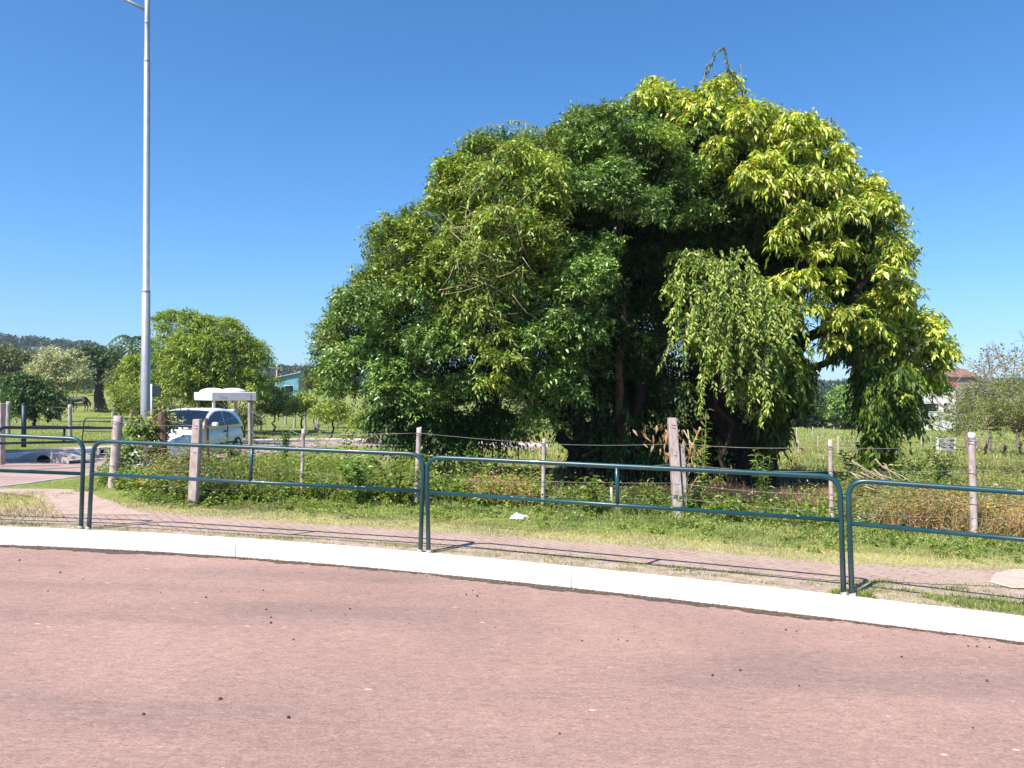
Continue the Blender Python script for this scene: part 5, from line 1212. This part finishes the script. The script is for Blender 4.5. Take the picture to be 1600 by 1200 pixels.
# distinctive plants
def tall_weed(px, pb_, pt, key, label, nst, L, W, n_l, spread=.12, name='tall_weed', dy=0):
    b = G(px, pb_); b.y += dy; b.z = gz(b.x, b.y); h = P(px, pt, b.y).z-b.z; t = thing(name, b, label, 'plant'); mb = MB(); V = []
    for s_ in range(nst):
        a = rng.uniform(0, 6.28); q = Vector((math.cos(a)*spread*rng.uniform(.3,1.3), math.sin(a)*spread, 0)); hh = h*rng.uniform(.7, 1.0); pts = [q*(i/6)**1.2*1.6*h+Vector((0,0,hh*i/6)) for i in range(7)]
        mb.tube(pts, list(np.linspace(.009,.003,7)), 5)
        for i in range(n_l):
            u = .15+.85*(i+rng.random())/n_l; k = min(int(u*6), 5); p = pts[k].lerp(pts[k+1], min(max(u*6-k, 0), 1)); d = Vector((math.cos(i*2.4+s_), math.sin(i*2.4+s_), rng.uniform(.1,.7))); V.append((p, d))
    mb.obj('stems', M['leafWeed'], t); C = np.array([list(p) for p, d in V]); A = np.array([list(d) for p, d in V]); np_mesh('leaves', leafV(C, A, unit(np.array([0,0,1.])+rng.normal(size=A.shape)*.4), rng.uniform(.6,1.1,len(C))*L, W, droop=.3, fat=.4), 4, M[key], t)
tall_weed(1098, 790, 640, 'leafC', 'tall pale leafy weed standing right behind the thick leaning post', 5, .17, .035, 34)
tall_weed(1196, 800, 700, 'leafWeed', 'bright green fern-like weed in front of the big tree trunk', 5, .17, .03, 36)
tall_weed(925, 805, 742, 'leafWeed', 'low green weed in the shade left of the thick leaning post', 6, .14, .05, 18)
tall_weed(1018, 800, 755, 'leafC', 'yellow-green clump with arching blades beside the thick leaning post', 9, .25, .03, 9, .3)
tall_weed(745, 775, 700, 'leafA2', 'bright green bush-like weed left of the sunlit gap', 8, .12, .06, 26, .3)
tall_weed(560, 790, 708, 'leafA2', 'fresh green weed clump behind the second green railing panel', 12, .12, .06, 24, .35)
tall_weed(622, 790, 696, 'leafWeed', 'green weed clump left of the slim post by the panel joint', 10, .12, .05, 24, .35)
tall_weed(545, 745, 660, 'leafWillow', 'slender yellow-green sapling beside the pink road', 3, .16, .06, 26)
tall_weed(447, 745, 665, 'leafA', 'small dark green upright bush beyond the slim post', 6, .10, .05, 46, .08)
tall_weed(1442, 738, 655, 'leafWeed', 'broad-leaved pale green weed in the meadow below the olive tree', 5, .42, .08, 16, .2, name='broadleaf_weed')
tall_weed(1475, 752, 705, 'leafOlive', 'tangled olive weed left of the white-topped post', 8, .2, .06, 22, .3, name='broadleaf_weed')
tall_weed(1340, 745, 700, 'leafWeed', 'leafy green weed under the tip of the hanging branch', 7, .3, .07, 16, .3, name='broadleaf_weed')
# dry hanging leaves beside the thick post
b = G(1078, 785); t = thing('dry_plant', b, 'withered tan plant with hanging dry leaves beside the thick leaning post', 'plant'); mb = MB(); V = []
for k in range(26):
    q = Vector((rng.normal()*.28, .5+rng.normal()*.15, rng.uniform(.75,1.35))); V.append((q, Vector((rng.normal()*.4, -.2, -1))))
for k in range(5): mb.tube([(rng.normal()*.1,.4,-.05),(rng.normal()*.15,.45,.6),(rng.normal()*.25,.5,1.25)], .012, 5)
mb.obj('stems', M['twig'], t); C = np.repeat(np.array([list(a) for a, c in V]), 5, 0)+rng.normal(size=(130,3))*.09; A = np.repeat(np.array([list(c) for a, c in V]), 5, 0)+rng.normal(size=(130,3))*.4
np_mesh('dry_leaves', leafV(C, A, rnd(130), rng.uniform(.08,.22,130), .05, droop=.1), 4, M['leafDry'], t)
# heap of cut sticks
b = G(1392, 795); t = thing('stick_pile', b, 'heap of pale cut sticks leaning among weeds behind the rightmost railing', 'branches')
for k in range(15):
    mb = MB(); a = Vector((rng.uniform(-.6,.1), rng.uniform(.1,.7), rng.uniform(.35,.85))); e_ = Vector((rng.uniform(.2,1.0), rng.uniform(-.1,.4), rng.uniform(.0,.2))); limb(mb, a, e_, .014, .006, .4, 5, 5); mb.obj('stick', M['twig'], t)
# litter
def bag(px, py, s, label, seed):
    rg = np.random.default_rng(seed); b = G(px, py); t = bpy.data.meshes.new('plastic_bag'); bm = bmesh.new(); bmesh.ops.create_icosphere(bm, subdivisions=4, radius=1)
    for v in bm.verts:
        c = v.co.copy(); n_ = .22*math.sin(c.x*5+seed)*math.sin(c.y*4+1)+.16*math.sin(c.x*11+c.z*7)*math.cos(c.y*9+seed)+.07*math.sin(c.x*23+c.y*19)
        v.co = Vector((c.x*(1+n_)*s[0], c.y*(1+n_)*s[1], max(c.z, -.15)*(1+n_*1.6)*s[2]))
    bm.to_mesh(t); bm.free(); t.polygons.foreach_set('use_smooth', [True]*len(t.polygons)); t.materials.append(M['bag']); o = link('plastic_bag', t); o.location = b+Vector((0,0,.02+.1*s[2])); tag(o, label, 'plastic bag', 'white litter in the grass')
bag(811, 812, (.12,.08,.05), 'crumpled white plastic bag lying on the short dry grass', 3)
bag(858, 797, (.045,.04,.03), 'tiny white scrap at the foot of a slim concrete post', 5)
bag(1357, 818, (.24,.12,.09), 'torn white plastic bag caught in the weeds behind the rightmost railing', 8)
# leaves and straw gathered at the kerb foot, low broad weeds in the grass strip
n = 5200; x = rng.uniform(-6.3, 6.5, n); y = np.array([kerb_y(v) for v in x])-np.abs(rng.normal(size=n))*.055-.008; C = np.stack([x, y, H(x, y)-.163+rng.uniform(0,.006,n)], 1)
A = rnd(n)*np.array([1,1,.12]); k = rng.random(n) < .6
tag(np_mesh('gutter_litter', leafV(C[k], A[k], np.array([0,0,1.])+rnd(k.sum())*.3, rng.uniform(.01,.04,k.sum()), .007, droop=0), 4, M['litter']), kind='stuff')
tag(np_mesh('dry_litter', leafV(C[~k], A[~k], np.array([0,0,1.])+rnd((~k).sum())*.3, rng.uniform(.01,.035,(~k).sum()), .006, droop=0), 4, M['leafDry']), kind='stuff')
n = 520; x = rng.uniform(-6, 9, n); y = vpb(x)+.35+rng.random(n)**.6*(fence_y(x)-vpb(x)-.3); k = clumpy(x, y, 3.1, .0) | (rng.random(n) < .3); x, y = x[k], y[k]
weeds(x, y, rng.uniform(.04,.15,len(x)), 4, 6, .07, .035, 'leafWeed', 'low_weeds')
n = 9000; x = rng.uniform(-6, 9, n); y = np.array([pav_f(v) for v in x])+rng.normal(size=n)*.12; k = clumpy(x, y, 4.3, .25) & (y > np.array([kerb_y(v) for v in x])+.2); x, y = x[k], y[k]
tag(np_mesh('paver_edge_grass', blades(x, y, rng.uniform(.015,.05,len(x)), .006, 1.2), 4, M['grassDry']), kind='stuff')
# pebbles on the asphalt
def road_pt(px, py): return G(px, py, -.17)
PB = [(77,924),(252,926),(417,953),(488,955),(346,1093),(225,1117),(450,1122),(420,965),(422,974),(413,923),(682,910),(740,923),(748,928),(727,929),(745,932),(912,1002),(978,1002),(1118,1056),(1154,1048),(1226,985),(1243,987),(1252,1072),(1512,1010),(1530,1011),(1548,1012),(1520,1138),(1538,1065),(1408,1027),(871,984),(872,1147),(992,979),(965,1000),(130,905),(95,895),(30,876),(320,934),(545,952),(460,1000),(772,981)]
vs = []
for px, py in PB:
    p = road_pt(px+rng.normal()*2, py); r = rng.uniform(.007,.014); vs.append((p, r))
for _ in range(420):
    x = rng.uniform(-6, 6); y = kerb_y(x)-abs(rng.normal())*.9-.05; vs.append((Vector((x, y, gz(x,y)-.17)), rng.uniform(.002,.006)))
mb = MB()
for p, r in vs:
    n6 = 6; rg = [(p.x+r*math.cos(a)*rng.uniform(.7,1.2), p.y+r*math.sin(a)*rng.uniform(.7,1.2), p.z-.001) for a in np.linspace(0,6.28,n6+1)[:-1]]; tp = [(p.x+(q[0]-p.x)*.6, p.y+(q[1]-p.y)*.6, p.z+r*rng.uniform(.7,1.2)) for q in rg]
    mb.loft([rg, tp], smooth=False)
tag(mb.obj('road_gravel', M['stone']), kind='stuff')
# a street tree beyond the left edge of the frame: it shades the drain, kerb and grass over the side street
tree('street_tree', 'leafy tree just beyond the left edge, shading the side street', 'tree', [(-560,560),(-520,330),(-330,300),(-150,330),(-110,470),(-150,600),(-300,640),(-480,630)], 17.5, 2.2, 60, (.5,1.0), ('leafA', kw(10, .5, 9, .18, .08, .3, .9, .2, inner=.3)), base_px=-330, trunk_r=.16, gap=.85)

# ------------------------------------------------------------------ air
hb = MB(); hb.box((0, 425, 32), (1640, 990, 96)); hz_o = hb.obj('haze', bpy.data.materials.new('haze_air')); tag(hz_o, kind='stuff')
hmt = hz_o.data.materials[0]; hmt.use_nodes = True; hn = hmt.node_tree; hn.nodes.clear()
pv = hn.nodes.new('ShaderNodeVolumePrincipled'); pv.inputs['Color'].default_value = (.72, .82, .95, 1); pv.inputs['Density'].default_value = .0003; pv.inputs['Anisotropy'].default_value = .3
ho = hn.nodes.new('ShaderNodeOutputMaterial'); hn.links.new(pv.outputs[0], ho.inputs['Volume'])
